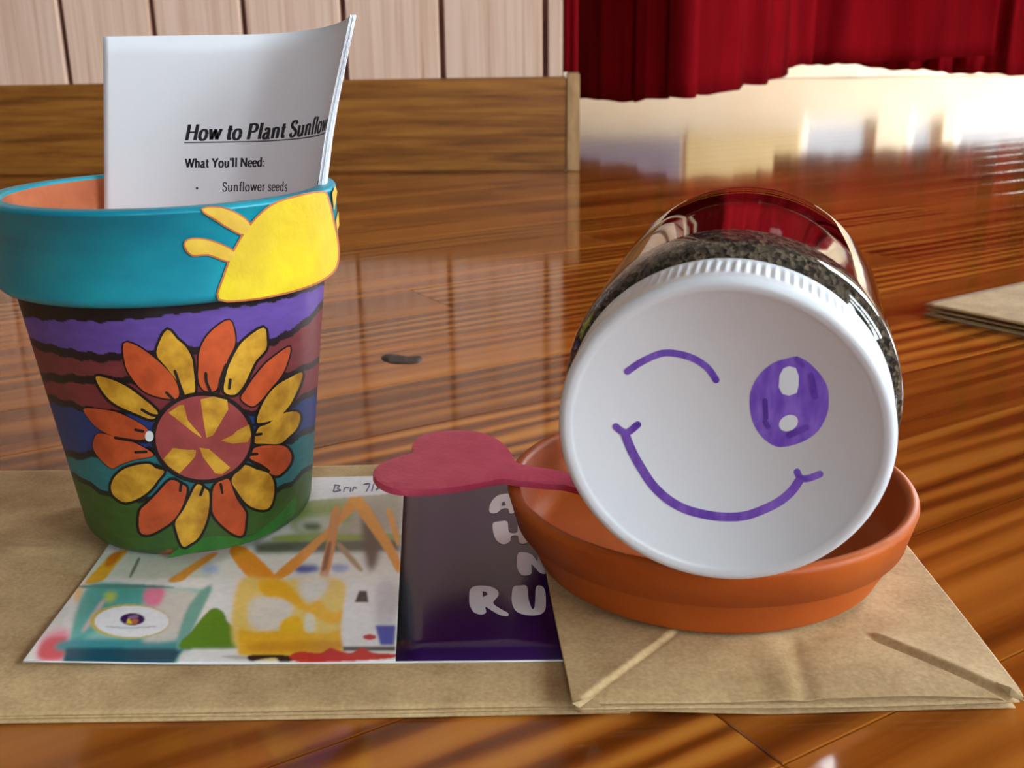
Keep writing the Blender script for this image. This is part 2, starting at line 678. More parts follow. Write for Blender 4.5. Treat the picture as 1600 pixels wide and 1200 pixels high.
# rear wall of the stage, seen only below the curtain hems and in the floor
rear_wins = [(1.42, 1.78, 0.2, 2.3), (1.93, 2.10, 0.2, 2.3), (2.16, 2.9, 0.2, 2.3)]
wall_with_openings('wall_back', 'y', RY1, 0.12, RX0, RX1, rear_wins, M['cream'], 'cream rear wall behind the red curtains')
M['sky_rear'] = emit_mat('rear_daylight_pane', (0.86, 0.93, 1.0, 1), 1.1)
for k, wn in enumerate(rear_wins):
    window(5 + k, 'y', RY1, 0.12, *wn, M['sky_rear'], 1, 3, 'narrow daylit window in the rear wall')

structure(box('reflection_panel_1', 0.30, 0.83, RY1 - 0.012, RY1, 0.28, 2.1, M['bluepanel']), 'grey blue panel added to the rear wall for its floor reflection')  # added panel, gives the bluish grey patch mirrored in the floor
structure(box('reflection_panel_2', 0.86, 1.40, RY1 - 0.010, RY1, 0.26, 2.1, M['yellowpanel']), 'pale yellow panel added to the rear wall for its floor reflection')  # likewise added, for the yellowish part of the floor reflection

# ------------------------------------------------------------------ plank partition wall and its baseboard
WA, WB = on_plane(0, 275), on_plane(885, 268)
wd = (WB - WA) / np.linalg.norm(WB - WA)
wn = np.array([-wd[1], wd[0], 0])              # away from the camera
WL = float(np.linalg.norm(WB - WA))            # distance of the right end from WA


def wp(s, t, z):
    """s along the wall from WA, t behind the baseboard face"""
    p = WA + wd * s + wn * t
    return (p[0], p[1], z)


def wbox(name, s0, s1, t0, t1, z0, z1, mat, parent=None, bevel=0, z1b=None):
    z1b = z1 if z1b is None else z1b
    V = [wp(s0, t0, z0), wp(s1, t0, z0), wp(s0, t1, z0), wp(s1, t1, z0), wp(s0, t0, z1), wp(s1, t0, z1b), wp(s0, t1, z1), wp(s1, t1, z1b)]
    Fc = [(0, 2, 3, 1), (4, 5, 7, 6), (0, 1, 5, 4), (2, 6, 7, 3), (0, 4, 6, 2), (1, 3, 7, 5)]
    o = mesh(name, V, Fc, mat, parent)
    if bevel:
        bm = bmesh.new()
        bm.from_mesh(o.data)
        bmesh.ops.bevel(bm, geom=bm.edges[:], offset=bevel, segments=2, affect='EDGES')
        bm.to_mesh(o.data)
        bm.free()
    return o


S_LEFT = -2.3
part = structure(wbox('wall_partition', S_LEFT, WL - 0.004, 0.029, 0.10, 0, RZ, M['plank_gap']), 'partition wall clad in pale vertical wooden planks')
gaps = [0.1008, 0.2183, 0.3352, 0.4617, 0.5854, 0.7154]
while gaps[0] > S_LEFT + 0.2:
    gaps.insert(0, gaps[0] - 0.122)
edges = [S_LEFT] + gaps + [0.737]
for a, b in zip(edges[:-1], edges[1:]):
    wbox('plank', a + (0.0034 if a > S_LEFT else 0), b - 0.0034 if b < 0.73 else b, 0.020, 0.029, 0.09, RZ - 0.01, M['plank'], part, 0.0018)
ztl = 0.1083 - (0 - S_LEFT) * 0.004
bb = structure(wbox('baseboard_partition', S_LEFT, WL, 0, 0.026, 0.0005, 0.107, M['baseboard'], None, 0.002, z1b=0.1165), 'brown varnished baseboard along the plank wall')
wbox('end_cap', WL, WL + 0.0165, -0.001, 0.10, 0.0005, 0.120, M['basecap'], bb, 0.0015)

# ------------------------------------------------------------------ red stage curtains
def curtain(name, pts, ztop, label, fold=0.015, period=0.11, seed=0, group=None, mat=None):
    """pts: (px, py, hem height): the hem as seen, dropped to its own distance"""
    r = np.random.default_rng(seed)
    P = []
    for (x, y, zz) in pts:
        P.append(on_plane(x, y, zz))
    P = smooth_poly(np.array(P), 16, closed=False)
    seg = np.r_[0, np.cumsum(np.linalg.norm(np.diff(P[:, :2], axis=0), axis=1))]
    n = int(seg[-1] / 0.006)
    s = np.linspace(0, seg[-1], n)
    Q = np.stack([np.interp(s, seg, P[:, k]) for k in range(3)], 1)
    T = np.gradient(Q[:, :2], axis=0)
    T /= np.linalg.norm(T, axis=1)[:, None]
    Nn = np.stack([-T[:, 1], T[:, 0]], 1)
    phase = np.cumsum(np.full(n, seg[-1] / n) * (1 + 0.5 * np.interp(s, np.linspace(0, seg[-1], 9), r.uniform(-1, 1, 9)))) / period * 2 * math.pi
    amp = np.interp(s, np.linspace(0, seg[-1], 14), r.uniform(0.45, 1.2, 14)) * fold
    w = amp * (np.sin(phase) + 0.35 * np.sin(2.3 * phase + 1))
    rows = np.r_[0, 0.012, 0.03, np.linspace(0.1, 1, 12)]
    V, Fc = [], []
    for j, t in enumerate(rows):
        k = (1 - 0.25 * t)
        hemw = 0.0025 * np.sin(phase * 0.5 + 0.7) + 0.0015 * np.sin(phase * 1.7)
        for i in range(n):
            z = Q[i, 2] + (ztop - Q[i, 2]) * t + (hemw[i] if j < 3 else 0)
            q = Q[i, :2] + Nn[i] * (w[i] * k)
            V.append((q[0], q[1], z))
    m = len(rows)
    for j in range(m - 1):
        for i in range(n - 1):
            Fc.append((j * n + i, j * n + i + 1, (j + 1) * n + i + 1, (j + 1) * n + i))
    o = mesh(name, V, Fc, mat or M['curtain'], None, True)
    md = o.modifiers.new('thickness', 'SOLIDIFY')
    md.thickness = 0.003
    tag(o, label, 'curtain', group)
    return o


def hem_z(x, y, D):
    """hem height of a curtain hanging at distance D whose hem shows at a pixel"""
    return at_depth(x, y, D)[2]


curtain('stage_curtain', [(x, y, hem_z(x, y, D)) for x, y, D in ((898, 157, 2.1), (950, 157, 2.0), (1010, 157, 1.9), (1060, 153, 1.84), (1110, 146, 1.87), (1160, 138, 1.96), (1205, 126, 2.08), (1240, 108, 2.2), (1264, 99, 2.27))],
        3.098, 'deep red pleated curtain beginning at the end of the plank wall', seed=3)
curtain('stage_curtain', [(x, y, hem_z(x, y, D)) for x, y, D in ((1258, 99, 2.38), (1300, 98, 2.37), (1360, 96, 2.36), (1430, 94, 2.35), (1500, 91, 2.34), (1552, 88, 2.33))],
        3.098, 'flat hanging red curtain whose hem rises above the bright floor', fold=0.008, period=0.14, seed=5)
curtain('stage_curtain', [(x, y, hem_z(x, y, D)) for x, y, D in ((1215, 100, 2.64), (1262, 100, 2.60), (1330, 102, 2.58), (1400, 108, 2.56), (1480, 113, 2.54), (1560, 117, 2.52), (1640, 118, 2.50), (1750, 118, 2.48), (1850, 118, 2.45))],
        3.098, 'red pleated curtain partly behind the flat hanging one', fold=0.02, period=0.09, seed=8)
# strip of red cloth hanging against the end of the partition
tV = []
for j, z in enumerate((0.121, 0.5, 1.4, 3.098)):
    for i, (s, t) in enumerate(((WL - 0.0075, 0.052), (WL + 0.001, 0.046), (WL + 0.006, 0.052), (WL + 0.011, 0.047), (WL + 0.015, 0.056), (WL + 0.012, 0.075))):
        tV.append(wp(s, t, z))
tF = [(j * 6 + i, j * 6 + i + 1, (j + 1) * 6 + i + 1, (j + 1) * 6 + i) for j in range(3) for i in range(5)]
cs = mesh('curtain_strip', tV, tF, M['curtain'], None, True)
cs.modifiers.new('thickness', 'SOLIDIFY').thickness = 0.002
tag(cs, 'narrow strip of red cloth hanging at the plank wall end', 'curtain')

# ------------------------------------------------------------------ kraft paper bags
def kraft(name):
    m, nt, b = mat_new(name)
    N, L = nt.nodes, nt.links
    tc = N.new('ShaderNodeTexCoord')
    n1 = N.new('ShaderNodeTexNoise')
    n1.inputs['Scale'].default_value = 55
    n1.inputs['Detail'].default_value = 6
    n1.inputs['Roughness'].default_value = 0.7
    L.new(tc.outputs['Object'], n1.inputs['Vector'])
    n2 = N.new('ShaderNodeTexNoise')
    n2.inputs['Scale'].default_value = 900
    n2.inputs['Detail'].default_value = 3
    L.new(tc.outputs['Object'], n2.inputs['Vector'])
    mx = N.new('ShaderNodeMix')
    mx.data_type = 'FLOAT'
    mx.inputs[0].default_value = 0.35
    L.new(n1.outputs['Fac'], mx.inputs[2])
    L.new(n2.outputs['Fac'], mx.inputs[3])
    cr = N.new('ShaderNodeValToRGB')
    cr.color_ramp.elements[0].position, cr.color_ramp.elements[0].color = 0.32, rgb(158, 126, 82)
    cr.color_ramp.elements[1].position, cr.color_ramp.elements[1].color = 0.68, rgb(208, 176, 128)
    L.new(mx.outputs[0], cr.inputs[0])
    L.new(cr.outputs[0], b.inputs['Base Color'])
    b.inputs['Roughness'].default_value = 0.75
    bp = N.new('ShaderNodeBump')
    bp.inputs['Strength'].default_value = 0.25
    bp.inputs['Distance'].default_value = 0.0012
    L.new(n1.outputs['Fac'], bp.inputs['Height'])
    L.new(bp.outputs[0], b.inputs['Normal'])
    return m


M['kraft'] = kraft('brown_kraft_paper')


def sheet(name, quad, zf, mat, parent, nu=60, nv=40, thick=0.0003, rot=None):
    """rectangular sheet from four ground corners (FL, FR, BR, BL); zf(u, v, x, y) gives its height"""
    FL, FR, BR, BL = [np.array(q[:2], float) for q in quad]
    V, Fc = [], []
    for j in range(nv + 1):
        for i in range(nu + 1):
            u, v = i / nu, j / nv
            p = (FL * (1 - u) + FR * u) * (1 - v) + (BL * (1 - u) + BR * u) * v
            V.append((p[0], p[1], zf(u, v, p[0], p[1])))
    n = nu + 1
    for j in range(nv):
        for i in range(nu):
            Fc.append((j * n + i, j * n + i + 1, (j + 1) * n + i + 1, (j + 1) * n + i))
    o = mesh(name, V, Fc, mat, parent, True)
    md = o.modifiers.new('thickness', 'SOLIDIFY')
    md.thickness = thick
    md.offset = -1
    return o


def seg_dist(x, y, A, B):
    A, B, P = np.array(A[:2]), np.array(B[:2]), np.array((x, y))
    t = np.clip(np.dot(P - A, B - A) / np.dot(B - A, B - A), 0, 1)
    return float(np.linalg.norm(P - A - t * (B - A)))


BAG_T = 0.0024
bag1 = tag(empty('paper_bag', (-0.1, 0.29, 0)), 'large flat brown paper bag lying under the painted pot and flyer', 'bag')
qf = [(-0.36, 0.2125), (0.026, 0.2150), (0.026, 0.3695), (-0.36, 0.3670)]
crA, crB = on_plane(10, 855, BAG_T), on_plane(60, 860, BAG_T)
crC, crD = on_plane(60, 862, BAG_T), on_plane(100, 872, BAG_T)


def bag1_top(u, v, x, y):
    z = BAG_T + 0.00018 * math.sin(x * 60) * math.sin(y * 45)
    d = seg_dist(x, y, crA, crB)
    z += 0.0008 * math.exp(-(d / 0.0022) ** 2)
    d = seg_dist(x, y, crC, crD)
    z -= 0.0005 * math.exp(-(d / 0.0015) ** 2)
    edge = min(v, 1 - v) * 0.155
    return z - 0.0003 * math.exp(-edge / 0.002)


sheet('top_layer', qf, bag1_top, M['kraft'], bag1, 190, 76, 0.0004)
qm = [(-0.36, 0.2122), (0.0262, 0.2147), (0.0262, 0.3698), (-0.36, 0.3674)]
sheet('middle_layer', qm, lambda u, v, x, y: 0.00135 + 0.0002 * math.sin(x * 40), M['kraft'], bag1, 60, 4, 0.0003)
qb = [(-0.36, 0.2118), (0.027, 0.2138), (0.027, 0.3702), (-0.36, 0.3680)]
sheet('bottom_layer', qb, lambda u, v, x, y: 0.00075 + 0.00015 * math.sin(x * 33), M['kraft'], bag1, 60, 4, 0.0004)

# small bag under the saucer, its folded square bottom upwards
BAG2_T = 0.0062
bag2 = tag(empty('paper_bag', (0.066, 0.27, 0)), 'small folded brown paper bag with envelope-like creases under the terracotta saucer', 'bag')
sb_fl, sb_fr = on_plane(893, 1098, BAG2_T - 0.0012), on_plane(1600, 1088, BAG2_T - 0.0025)
sb_bl, sb_br = np.array([sb_fl[0] - 0.0075, 0.338]), np.array([sb_fr[0] + 0.0005, 0.338])
fA, fB = on_plane(905, 1092, BAG2_T), on_plane(1055, 984, BAG2_T)
fC, fD = on_plane(1368, 990, BAG2_T), on_plane(1592, 1078, BAG2_T)
BL_ = fA[:2], fB[:2]


def side_of(x, y, A, B):
    return (B[0] - A[0]) * (y - A[1]) - (B[1] - A[1]) * (x - A[0])


def bag2_top(u, v, x, y):
    z = BAG2_T - 0.0008 + 0.0004 * math.sin(x * 75 + 1) * math.sin(y * 70)
    fall = math.exp(-v * (0.338 - 0.217) / 0.004)
    z -= 0.0010 * fall
    # the central flap sits lower than the two side flaps
    for (P, Q, amp, wdt) in ((fA, fB, 0.0009, 0.004), (fC, fD, 0.0013, 0.005)):
        ll = math.hypot(Q[0] - P[0], Q[1] - P[1])
        ds = side_of(x, y, P, Q) / ll
        tt = ((x - P[0]) * (Q[0] - P[0]) + (y - P[1]) * (Q[1] - P[1])) / ll ** 2
        fade = 1 / (1 + math.exp(-max(-30, min(30, min(tt + 0.02, 1.02 - tt) / 0.02))))
        z += amp * fade / (1 + math.exp(max(-40, min(40, -ds / 0.00035)))) * math.exp(-max(ds, 0) / wdt)
        z -= (0.0003 if amp < 0.001 else 0.0011) * fade * math.exp(-((ds + 0.0005) / 0.0008) ** 2)
    # soft crease in the middle of the flap
    d = seg_dist(x, y, on_plane(1265, 1100, BAG2_T), on_plane(1240, 1000, BAG2_T))
    z -= 0.0005 * math.exp(-(d / 0.0025) ** 2)
    d = seg_dist(x, y, on_plane(1195, 1000, BAG2_T), on_plane(1225, 1060, BAG2_T))
    z += 0.0004 * math.exp(-(d / 0.004) ** 2)
    # the bag rises at its right front corner
    return z - 0.0012 * max(0, (u - 0.75) / 0.25) * (1 - v)


q2 = [sb_fl, sb_fr, sb_br, sb_bl]
sheet('top_layer', q2, bag2_top, M['kraft'], bag2, 280, 240, 0.0003)
sheet('side_fold', [sb_fl + np.array([0.0008, -0.0003, 0]), sb_fr + np.array([-0.001, -0.0004, 0]), sb_br, sb_bl], lambda u, v, x, y: BAG2_T - 0.0031 - 0.0008 * u * (1 - v) + 0.0003 * math.sin(x * 60), M['kraft'], bag2, 60, 6, 0.0003)
sheet('bottom_layer', [sb_fl + np.array([0.0015, 0.0004, 0]), sb_fr + np.array([-0.0015, 0.0002, 0]), sb_br, sb_bl], lambda u, v, x, y: (BAG2_T - 0.0041 if x < 0.03 else max(0.0006, BAG2_T - 0.0041 - (x - 0.03) * 0.05)) + 0.0001 * math.sin(x * 80), M['kraft'], bag2, 60, 6, 0.0003)
# turned-up scraps of the folds at the two front corners
def tri_flap(name, pts, par):
    V = [on_plane(x, y, z) for x, y, z in pts]
    o = mesh(name, V, orient(V, [tuple(range(len(V)))]), M['kraft'], par)
    o.modifiers.new('thickness', 'SOLIDIFY').thickness = 0.0003
    return o


tri_flap('corner_fold', [(893, 1099, BAG2_T), (930, 1088, BAG2_T + 0.0006), (939, 1104, BAG2_T - 0.0004), (905, 1106, BAG2_T - 0.0012)], bag2)
tri_flap('corner_fold', [(1556, 1066, BAG2_T + 0.0006), (1580, 1074, BAG2_T + 0.0008), (1604, 1097, BAG2_T - 0.001), (1578, 1088, BAG2_T - 0.0006)], bag2)

# bag further off on the floor, cut by the frame
bag3 = tag(empty('paper_bag', (0.33, 0.62, 0)), 'flat brown paper bag lying alone on the bare floor behind the jar', 'bag')
ZB3 = 0.0075
b3c = on_plane(1444, 473, ZB3)
e1 = on_plane(1600, 440, ZB3) - b3c
e2 = on_plane(1600, 505, ZB3) - b3c
e1, e2 = e1 / np.linalg.norm(e1), e2 / np.linalg.norm(e2)
q3 = [b3c, b3c + e2 * 0.20, b3c + e2 * 0.20 + e1 * 0.16, b3c + e1 * 0.16]
sheet('top_layer', q3, lambda u, v, x, y: ZB3 - 0.0007 * math.exp(-v / 0.05), M['kraft'], bag3, 40, 40, 0.0006)
sheet('middle_layer', [q + np.array([0.0015, 0.0012, 0]) for q in q3], lambda u, v, x, y: 0.0035 + 0.0012 * u, M['kraft'], bag3, 20, 6, 0.0006)
sheet('bottom_layer', [q + np.array([0.0008, 0.0006, 0]) for q in q3], lambda u, v, x, y: 0.0009, M['kraft'], bag3, 20, 6, 0.0008)

# dark scuff on the floor
M['scuff'] = noise_mat('dark_scuff', rgb(40, 30, 28), rgb(66, 52, 48), scale=200, rough=0.6)
sc_o = decal('dark_chip', smooth_poly([(596, 560), (604, 553), (620, 554), (640, 557), (655, 556), (660, 561), (650, 567), (630, 568), (612, 567)], 3),
      lambda x, y: on_plane(x, y, 0.0003), M['scuff'], None)
sc_o.modifiers.new('thickness', 'SOLIDIFY').thickness = 0.00025
tag(sc_o, 'small dark sliver lying on the bare floorboards between pot and jar', 'sliver')

# ------------------------------------------------------------------ flyer
FLY_Z = BAG_T + 0.0007


def poly_mask(P, X, Y):
    P = np.asarray(P, float)
    m = np.zeros(X.shape, bool)
    n = len(P)
    for i in range(n):
        x1, y1 = P[i]
        x2, y2 = P[(i + 1) % n]
        if y1 == y2:
            continue
        c = ((y1 > Y) != (y2 > Y)) & (X < (x2 - x1) * (Y - y1) / (y2 - y1) + x1)
        m ^= c
    return m.astype(float)


def blur(a, r):
    if r <= 0:
        return a
    k = np.exp(-0.5 * (np.arange(-int(3 * r), int(3 * r) + 1) / r) ** 2)
    k /= k.sum()
    p = len(k) // 2
    for ax in (0, 1):
        pad = [(p, p) if q == ax else (0, 0) for q in range(2)]
        b = np.pad(a, pad, mode='edge')
        a = np.apply_along_axis(lambda v: np.convolve(v, k, 'valid'), ax, b)
    return a


GX0, GY0, GW, GH = 20, 730, 640, 330
gx, gy = np.meshgrid(np.arange(GX0, GX0 + GW) + 0.5, np.arange(GY0, GY0 + GH) + 0.5)
art = np.ones((GH, GW, 3)) * lin((228, 226, 218))


def paint(P, col, r=1.0, a=1.0, sm=True):
    global art
    if sm:
        P = smooth_poly(P, 4)
    m = blur(poly_mask(P, gx, gy), r) * a
    art = art * (1 - m[..., None]) + lin(col) * m[..., None]


def oval(cx, cy, rx, ry, n=28):
    return [(cx + rx * math.cos(2 * math.pi * i / n), cy + ry * math.sin(2 * math.pi * i / n)) for i in range(n)]


# the printed photograph: pots of paint and brushes
paint([(440, 775), (630, 760), (630, 830), (470, 850)], (186, 178, 160), 6, 1, False)
paint([(455, 790), (540, 785), (545, 815), (470, 835)], (150, 172, 96), 7)
paint([(470, 812), (520, 806), (530, 825), (470, 830)], (206, 212, 190), 4)
paint([(475, 818), (500, 818), (498, 828), (478, 828)], (70, 96, 44), 3)
paint([(395, 848), (480, 838), (625, 840), (625, 868), (400, 870)], (52, 58, 26), 4, 0.9, False)
paint([(440, 836), (540, 834), (620, 834), (620, 842), (440, 846)], (146, 168, 66), 2, 0.9)
paint([(100, 865), (340, 865), (330, 906), (100, 912)], (208, 212, 192), 3, 1, False)
paint([(330, 866), (625, 862), (622, 905), (330, 908)], (232, 230, 220), 3, 1, False)
paint([(566, 800), (590, 820), (592, 870), (580, 892), (570, 870)], (96, 78, 66), 4)
paint([(462, 884), (490, 882), (500, 890), (480, 896), (462, 894)], (84, 92, 160), 3)
paint([(520, 882), (545, 884), (540, 892), (520, 892)], (150, 160, 205), 3)
paint([(318, 884), (340, 884), (340, 894), (320, 896)], (170, 184, 225), 4)
paint([(120, 905), (620, 903), (620, 1034), (80, 1034)], (234, 232, 226), 2, 1, False)
# brushes and sticks
OR = (236, 150, 52)
paint([(358, 862), (384, 855), (436, 908), (395, 908)], (238, 154, 40), 1)
paint([(426, 900), (455, 896), (532, 818), (560, 790), (552, 776), (536, 792), (520, 818)], (238, 156, 56), 1)
paint([(519, 796), (532, 795), (524, 850), (514, 895), (500, 897), (510, 850)], (226, 146, 76), 1)
paint([(512, 850), (518, 850), (510, 890), (503, 890)], (136, 78, 40), 1.5)
paint([(500, 897), (514, 897), (502, 942), (494, 940)], (214, 160, 130), 2)
paint([(544, 777), (566, 777), (602, 832), (624, 872), (622, 896), (596, 852)], (240, 162, 62), 1)
paint([(604, 800), (612, 798), (624, 838), (620, 852)], (240, 170, 80), 1)
paint([(526, 852), (534, 850), (566, 888), (558, 890)], (176, 146, 110), 1.5)
paint([(132, 912), (150, 890), (176, 866), (200, 860), (180, 884), (160, 908)], (228, 172, 40), 1)
paint([(172, 866), (192, 862), (176, 882), (164, 884)], (206, 120, 30), 1.5)
paint([(262, 908), (284, 892), (326, 866), (340, 866), (302, 894), (284, 908)], (232, 160, 60), 1)
paint([(214, 874), (219, 874), (206, 900), (202, 900)], (120, 124, 110), 0.8)
# left edge blotches
paint([(118, 918), (132, 912), (126, 936), (116, 942)], (246, 196, 130), 3)
paint([(70, 992), (108, 984), (104, 1030), (58, 1030)], (238, 150, 170), 5)
paint([(70, 1000), (104, 996), (99, 1028), (60, 1028)], (216, 84, 92), 3)
# teal paint glass
paint([(135, 916), (332, 920), (318, 945), (276, 1037), (97, 1037)], (150, 200, 190), 2, 1, False)
paint([(138, 916), (226, 918), (232, 938), (150, 985), (110, 1010)], (92, 176, 164), 3)
paint([(104, 1000), (210, 998), (288, 1002), (282, 1018), (101, 1018)], (62, 146, 150), 3)
paint([(103, 1012), (286, 1013), (272, 1037), (97, 1037)], (22, 78, 96), 2, 1, False)
paint([(250, 924), (312, 930), (286, 984), (270, 1000), (222, 1002), (238, 985)], (214, 210, 198), 3)
paint([(330, 921), (316, 922), (292, 952), (276, 1004), (286, 1010)], (112, 172, 158), 2)
paint([(228, 920), (258, 918), (248, 946), (226, 944)], (236, 132, 160), 3)
paint([(165, 926), (182, 926), (176, 940), (164, 940)], (196, 216, 96), 3)
paint([(156, 942), (164, 940), (138, 980), (128, 985)], (224, 190, 190), 2)
paint([(133, 914), (210, 913), (262, 916), (262, 919), (133, 919)], (96, 150, 140), 1)
# logo on the glass
paint(oval(203, 971, 63, 27), (206, 186, 96), 0.8, 1, False)
paint(oval(206, 971, 58.5, 24.5), (238, 238, 238), 0.6, 1, False)
paint(oval(207, 967.5, 19.5, 9.5), (58, 22, 84), 0.6, 1, False)
paint([(197, 974), (201, 965), (206, 972), (207, 975)], (240, 206, 40), 0.5, 1, False)
paint([(200, 963), (214, 961), (216, 965), (204, 967)], (150, 110, 150), 0.8)
paint([(206, 968), (216, 968), (214, 974), (207, 974)], (196, 110, 60), 0.8)
paint([(168, 978), (200, 980), (240, 978), (240, 980), (200, 982), (168, 980)], (196, 196, 206), 0.6)
# green patch
paint([(324, 956), (338, 950), (350, 958), (356, 972), (370, 986), (372, 1013), (282, 1013), (300, 985)], (92, 140, 32), 1, 1)
paint([(300, 1014), (372, 1014), (372, 1034), (282, 1034)], (236, 236, 230), 2, 1, False)
# yellow paint glass
paint([(372, 910), (430, 906), (530, 904), (540, 940), (536, 1000), (530, 1022), (376, 1024)], (240, 206, 110), 3)
paint([(395, 935), (452, 935), (455, 965), (436, 985), (392, 978)], (228, 220, 206), 4)
paint([(468, 905), (512, 905), (500, 935), (476, 938)], (232, 226, 214), 4)
paint([(404, 908), (440, 906), (462, 925), (480, 945), (500, 938), (516, 955), (545, 955), (540, 968), (516, 975), (490, 962), (470, 952), (440, 935), (412, 930)], (242, 182, 40), 2)
paint([(440, 970), (462, 962), (475, 975), (478, 990), (440, 990)], (244, 192, 34), 2)
paint([(374, 982), (400, 988), (450, 984), (500, 990), (536, 986), (532, 1018), (510, 1022), (384, 1024), (374, 1012)], (242, 184, 36), 2)
paint([(400, 1004), (528, 1002), (526, 1016), (400, 1018)], (220, 154, 30), 3)
paint([(478, 960), (490, 962), (492, 985), (476, 985)], (232, 224, 200), 2)
# bottle and small things on the right
paint([(545, 920), (585, 916), (592, 960), (590, 1010), (536, 1010)], (236, 232, 230), 2)
paint([(590, 915), (617, 912), (614, 975), (588, 975)], (212, 208, 210), 4)
paint([(561, 923), (573, 923), (576, 941), (554, 941)], (58, 50, 48), 1, 1, False)
paint([(586, 977), (618, 977), (616, 1008), (594, 1008)], (62, 76, 172), 1.5, 1, False)
paint(oval(577.5, 995.5, 10.5, 4.2), (196, 50, 52), 0.7, 1, False)
paint([(536, 1010), (618, 1010), (618, 1017), (536, 1017)], (92, 84, 84), 1, 1, False)
paint([(345, 1026), (372, 1024), (395, 1028), (372, 1030)], (190, 186, 180), 1)
paint([(386, 1026), (400, 1023), (450, 1024), (458, 1032), (438, 1034), (430, 1028), (410, 1030), (392, 1033)], (30, 20, 16), 0.8)
paint([(452, 1026), (468, 1018), (500, 1020), (516, 1012), (528, 1016), (548, 1020), (566, 1012), (584, 1020), (618, 1022), (621, 1025), (600, 1030), (520, 1034), (470, 1035)], (204, 44, 36), 0.8)
# white strip along the far edge of the print
paint([(100, 735), (590, 740), (640, 748), (640, 764), (600, 772), (470, 783), (100, 800)], (232, 230, 232), 1, 1, False)


def art_at(px):
    x = np.clip(px[:, 0] - GX0 - 0.5, 0, GW - 1.001)
    y = np.clip(px[:, 1] - GY0 - 0.5, 0, GH - 1.001)
    i, j = x.astype(int), y.astype(int)
    a, b = (x - i)[:, None], (y - j)[:, None]
    return (art[j, i] * (1 - a) + art[j, i + 1] * a) * (1 - b) + (art[j + 1, i] * (1 - a) + art[j + 1, i + 1] * a) * b


M['print'] = attr_mat('glossy_print', rough=0.22, noise=0.05, nscale=500)
M['purple_print'] = noise_mat('purple_print', rgb(36, 8, 60), rgb(48, 14, 78), scale=12, rough=0.2)
M['white_print'] = noise_mat('white_print', rgb(222, 216, 222), rgb(236, 230, 234), rough=0.25)
M['paper_white'] = noise_mat('white_card', rgb(230, 228, 226), rgb(238, 236, 234), rough=0.5)
M['ink'] = noise_mat('pen_ink', rgb(70, 66, 110), rgb(95, 90, 130), scale=300, rough=0.5)
fFL, fFR = on_plane(37, 1038, FLY_Z)[:2], on_plane(871, 1030, FLY_Z)[:2]
fDF, fDB = on_plane(618, 1032, FLY_Z)[:2], on_plane(631, 762, FLY_Z)[:2]
fBL = fFL + (on_plane(132, 904, FLY_Z)[:2] - fFL) * 2.62
fDB = fDF + (fDB - fDF) * (0.1225 / np.linalg.norm(fDB - fDF))
fFR = fDF + (fFR - fDF) / np.linalg.norm(fFR - fDF) * 0.086
fBR = fDB + (fFR - fDF)
flyer = tag(empty('flyer', (-0.03, 0.29, BAG_T)), 'glossy flyer with paint photograph, purple panel and white lettering on the large bag', 'flyer')


def fly_z(x, y):
    d = np.linalg.norm(np.array([x, y]) - fFL)
    return FLY_Z + 0.0012 * math.exp(-(d / 0.03) ** 2)


pp = sheet('printed_photo', [fFL, fDF, fDB, fBL], lambda u, v, x, y: fly_z(x, y), M['print'], flyer, 300, 260, 0.0003)
vs = np.array([v.co for v in pp.data.vertices])
set_paint(pp, art_at(project(vs)))
sheet('purple_panel', [fDF, fFR, fBR, fDB], lambda u, v, x, y: FLY_Z, M['purple_print'], flyer, 12, 12, 0.0003)
ex = np.array([0, -0.0003])
sheet('card_edge', [fFL + ex, fFR + ex, fFR - ex, fFL - ex], lambda u, v, x, y: fly_z(x, y) - 0.0002, M['paper_white'], flyer, 30, 1, 0.0003)


def fsurf(dz):
    return lambda x, y: on_plane(x, y, FLY_Z + dz)


def z7(pts):
    return [(600 + x / 3.53, 720 + y / 3.53) for x, y in pts]


letters = {
    'letter_r': [(470, 770), (475, 712), (508, 690), (580, 692), (625, 714), (630, 745), (602, 783), (640, 815), (684, 840), (680, 857), (640, 851), (600, 830), (560, 806), (563, 836), (535, 848), (495, 835), (475, 800)],
    'letter_u': [(705, 740), (715, 695), (750, 688), (788, 692), (797, 760), (817, 816), (832, 795), (838, 700), (866, 690), (888, 715), (893, 790), (885, 830), (850, 850), (780, 850), (730, 830), (708, 790)],
    'letter_a': [(580, 272), (590, 230), (622, 195), (660, 183), (698, 186), (716, 230), (720, 282), (694, 290), (684, 264), (650, 266), (622, 287), (592, 289)],
    'letter_h': [(600, 348), (640, 334), (680, 336), (690, 393), (734, 394), (742, 345), (790, 340), (800, 400), (790, 450), (750, 455), (738, 415), (702, 416), (696, 442), (670, 460), (640, 455), (610, 420)],
    'letter_n': [(733, 560), (740, 510), (775, 505), (815, 518), (845, 552), (852, 515), (885, 512), (900, 560), (895, 620), (860, 618), (832, 588), (812, 572), (814, 618), (790, 632), (760, 630), (738, 600)]}
for nm, P in letters.items():
    decal(nm, smooth_poly(z7(P), 4), fsurf(0.00012), M['white_print'], flyer)
decal('letter_counter', z7([(543, 720), (563, 722), (573, 737), (545, 752)]), fsurf(0.0002), M['purple_print'], flyer)
decal('letter_counter', z7([(652, 228), (664, 222), (672, 244), (648, 248)]), fsurf(0.0002), M['purple_print'], flyer)
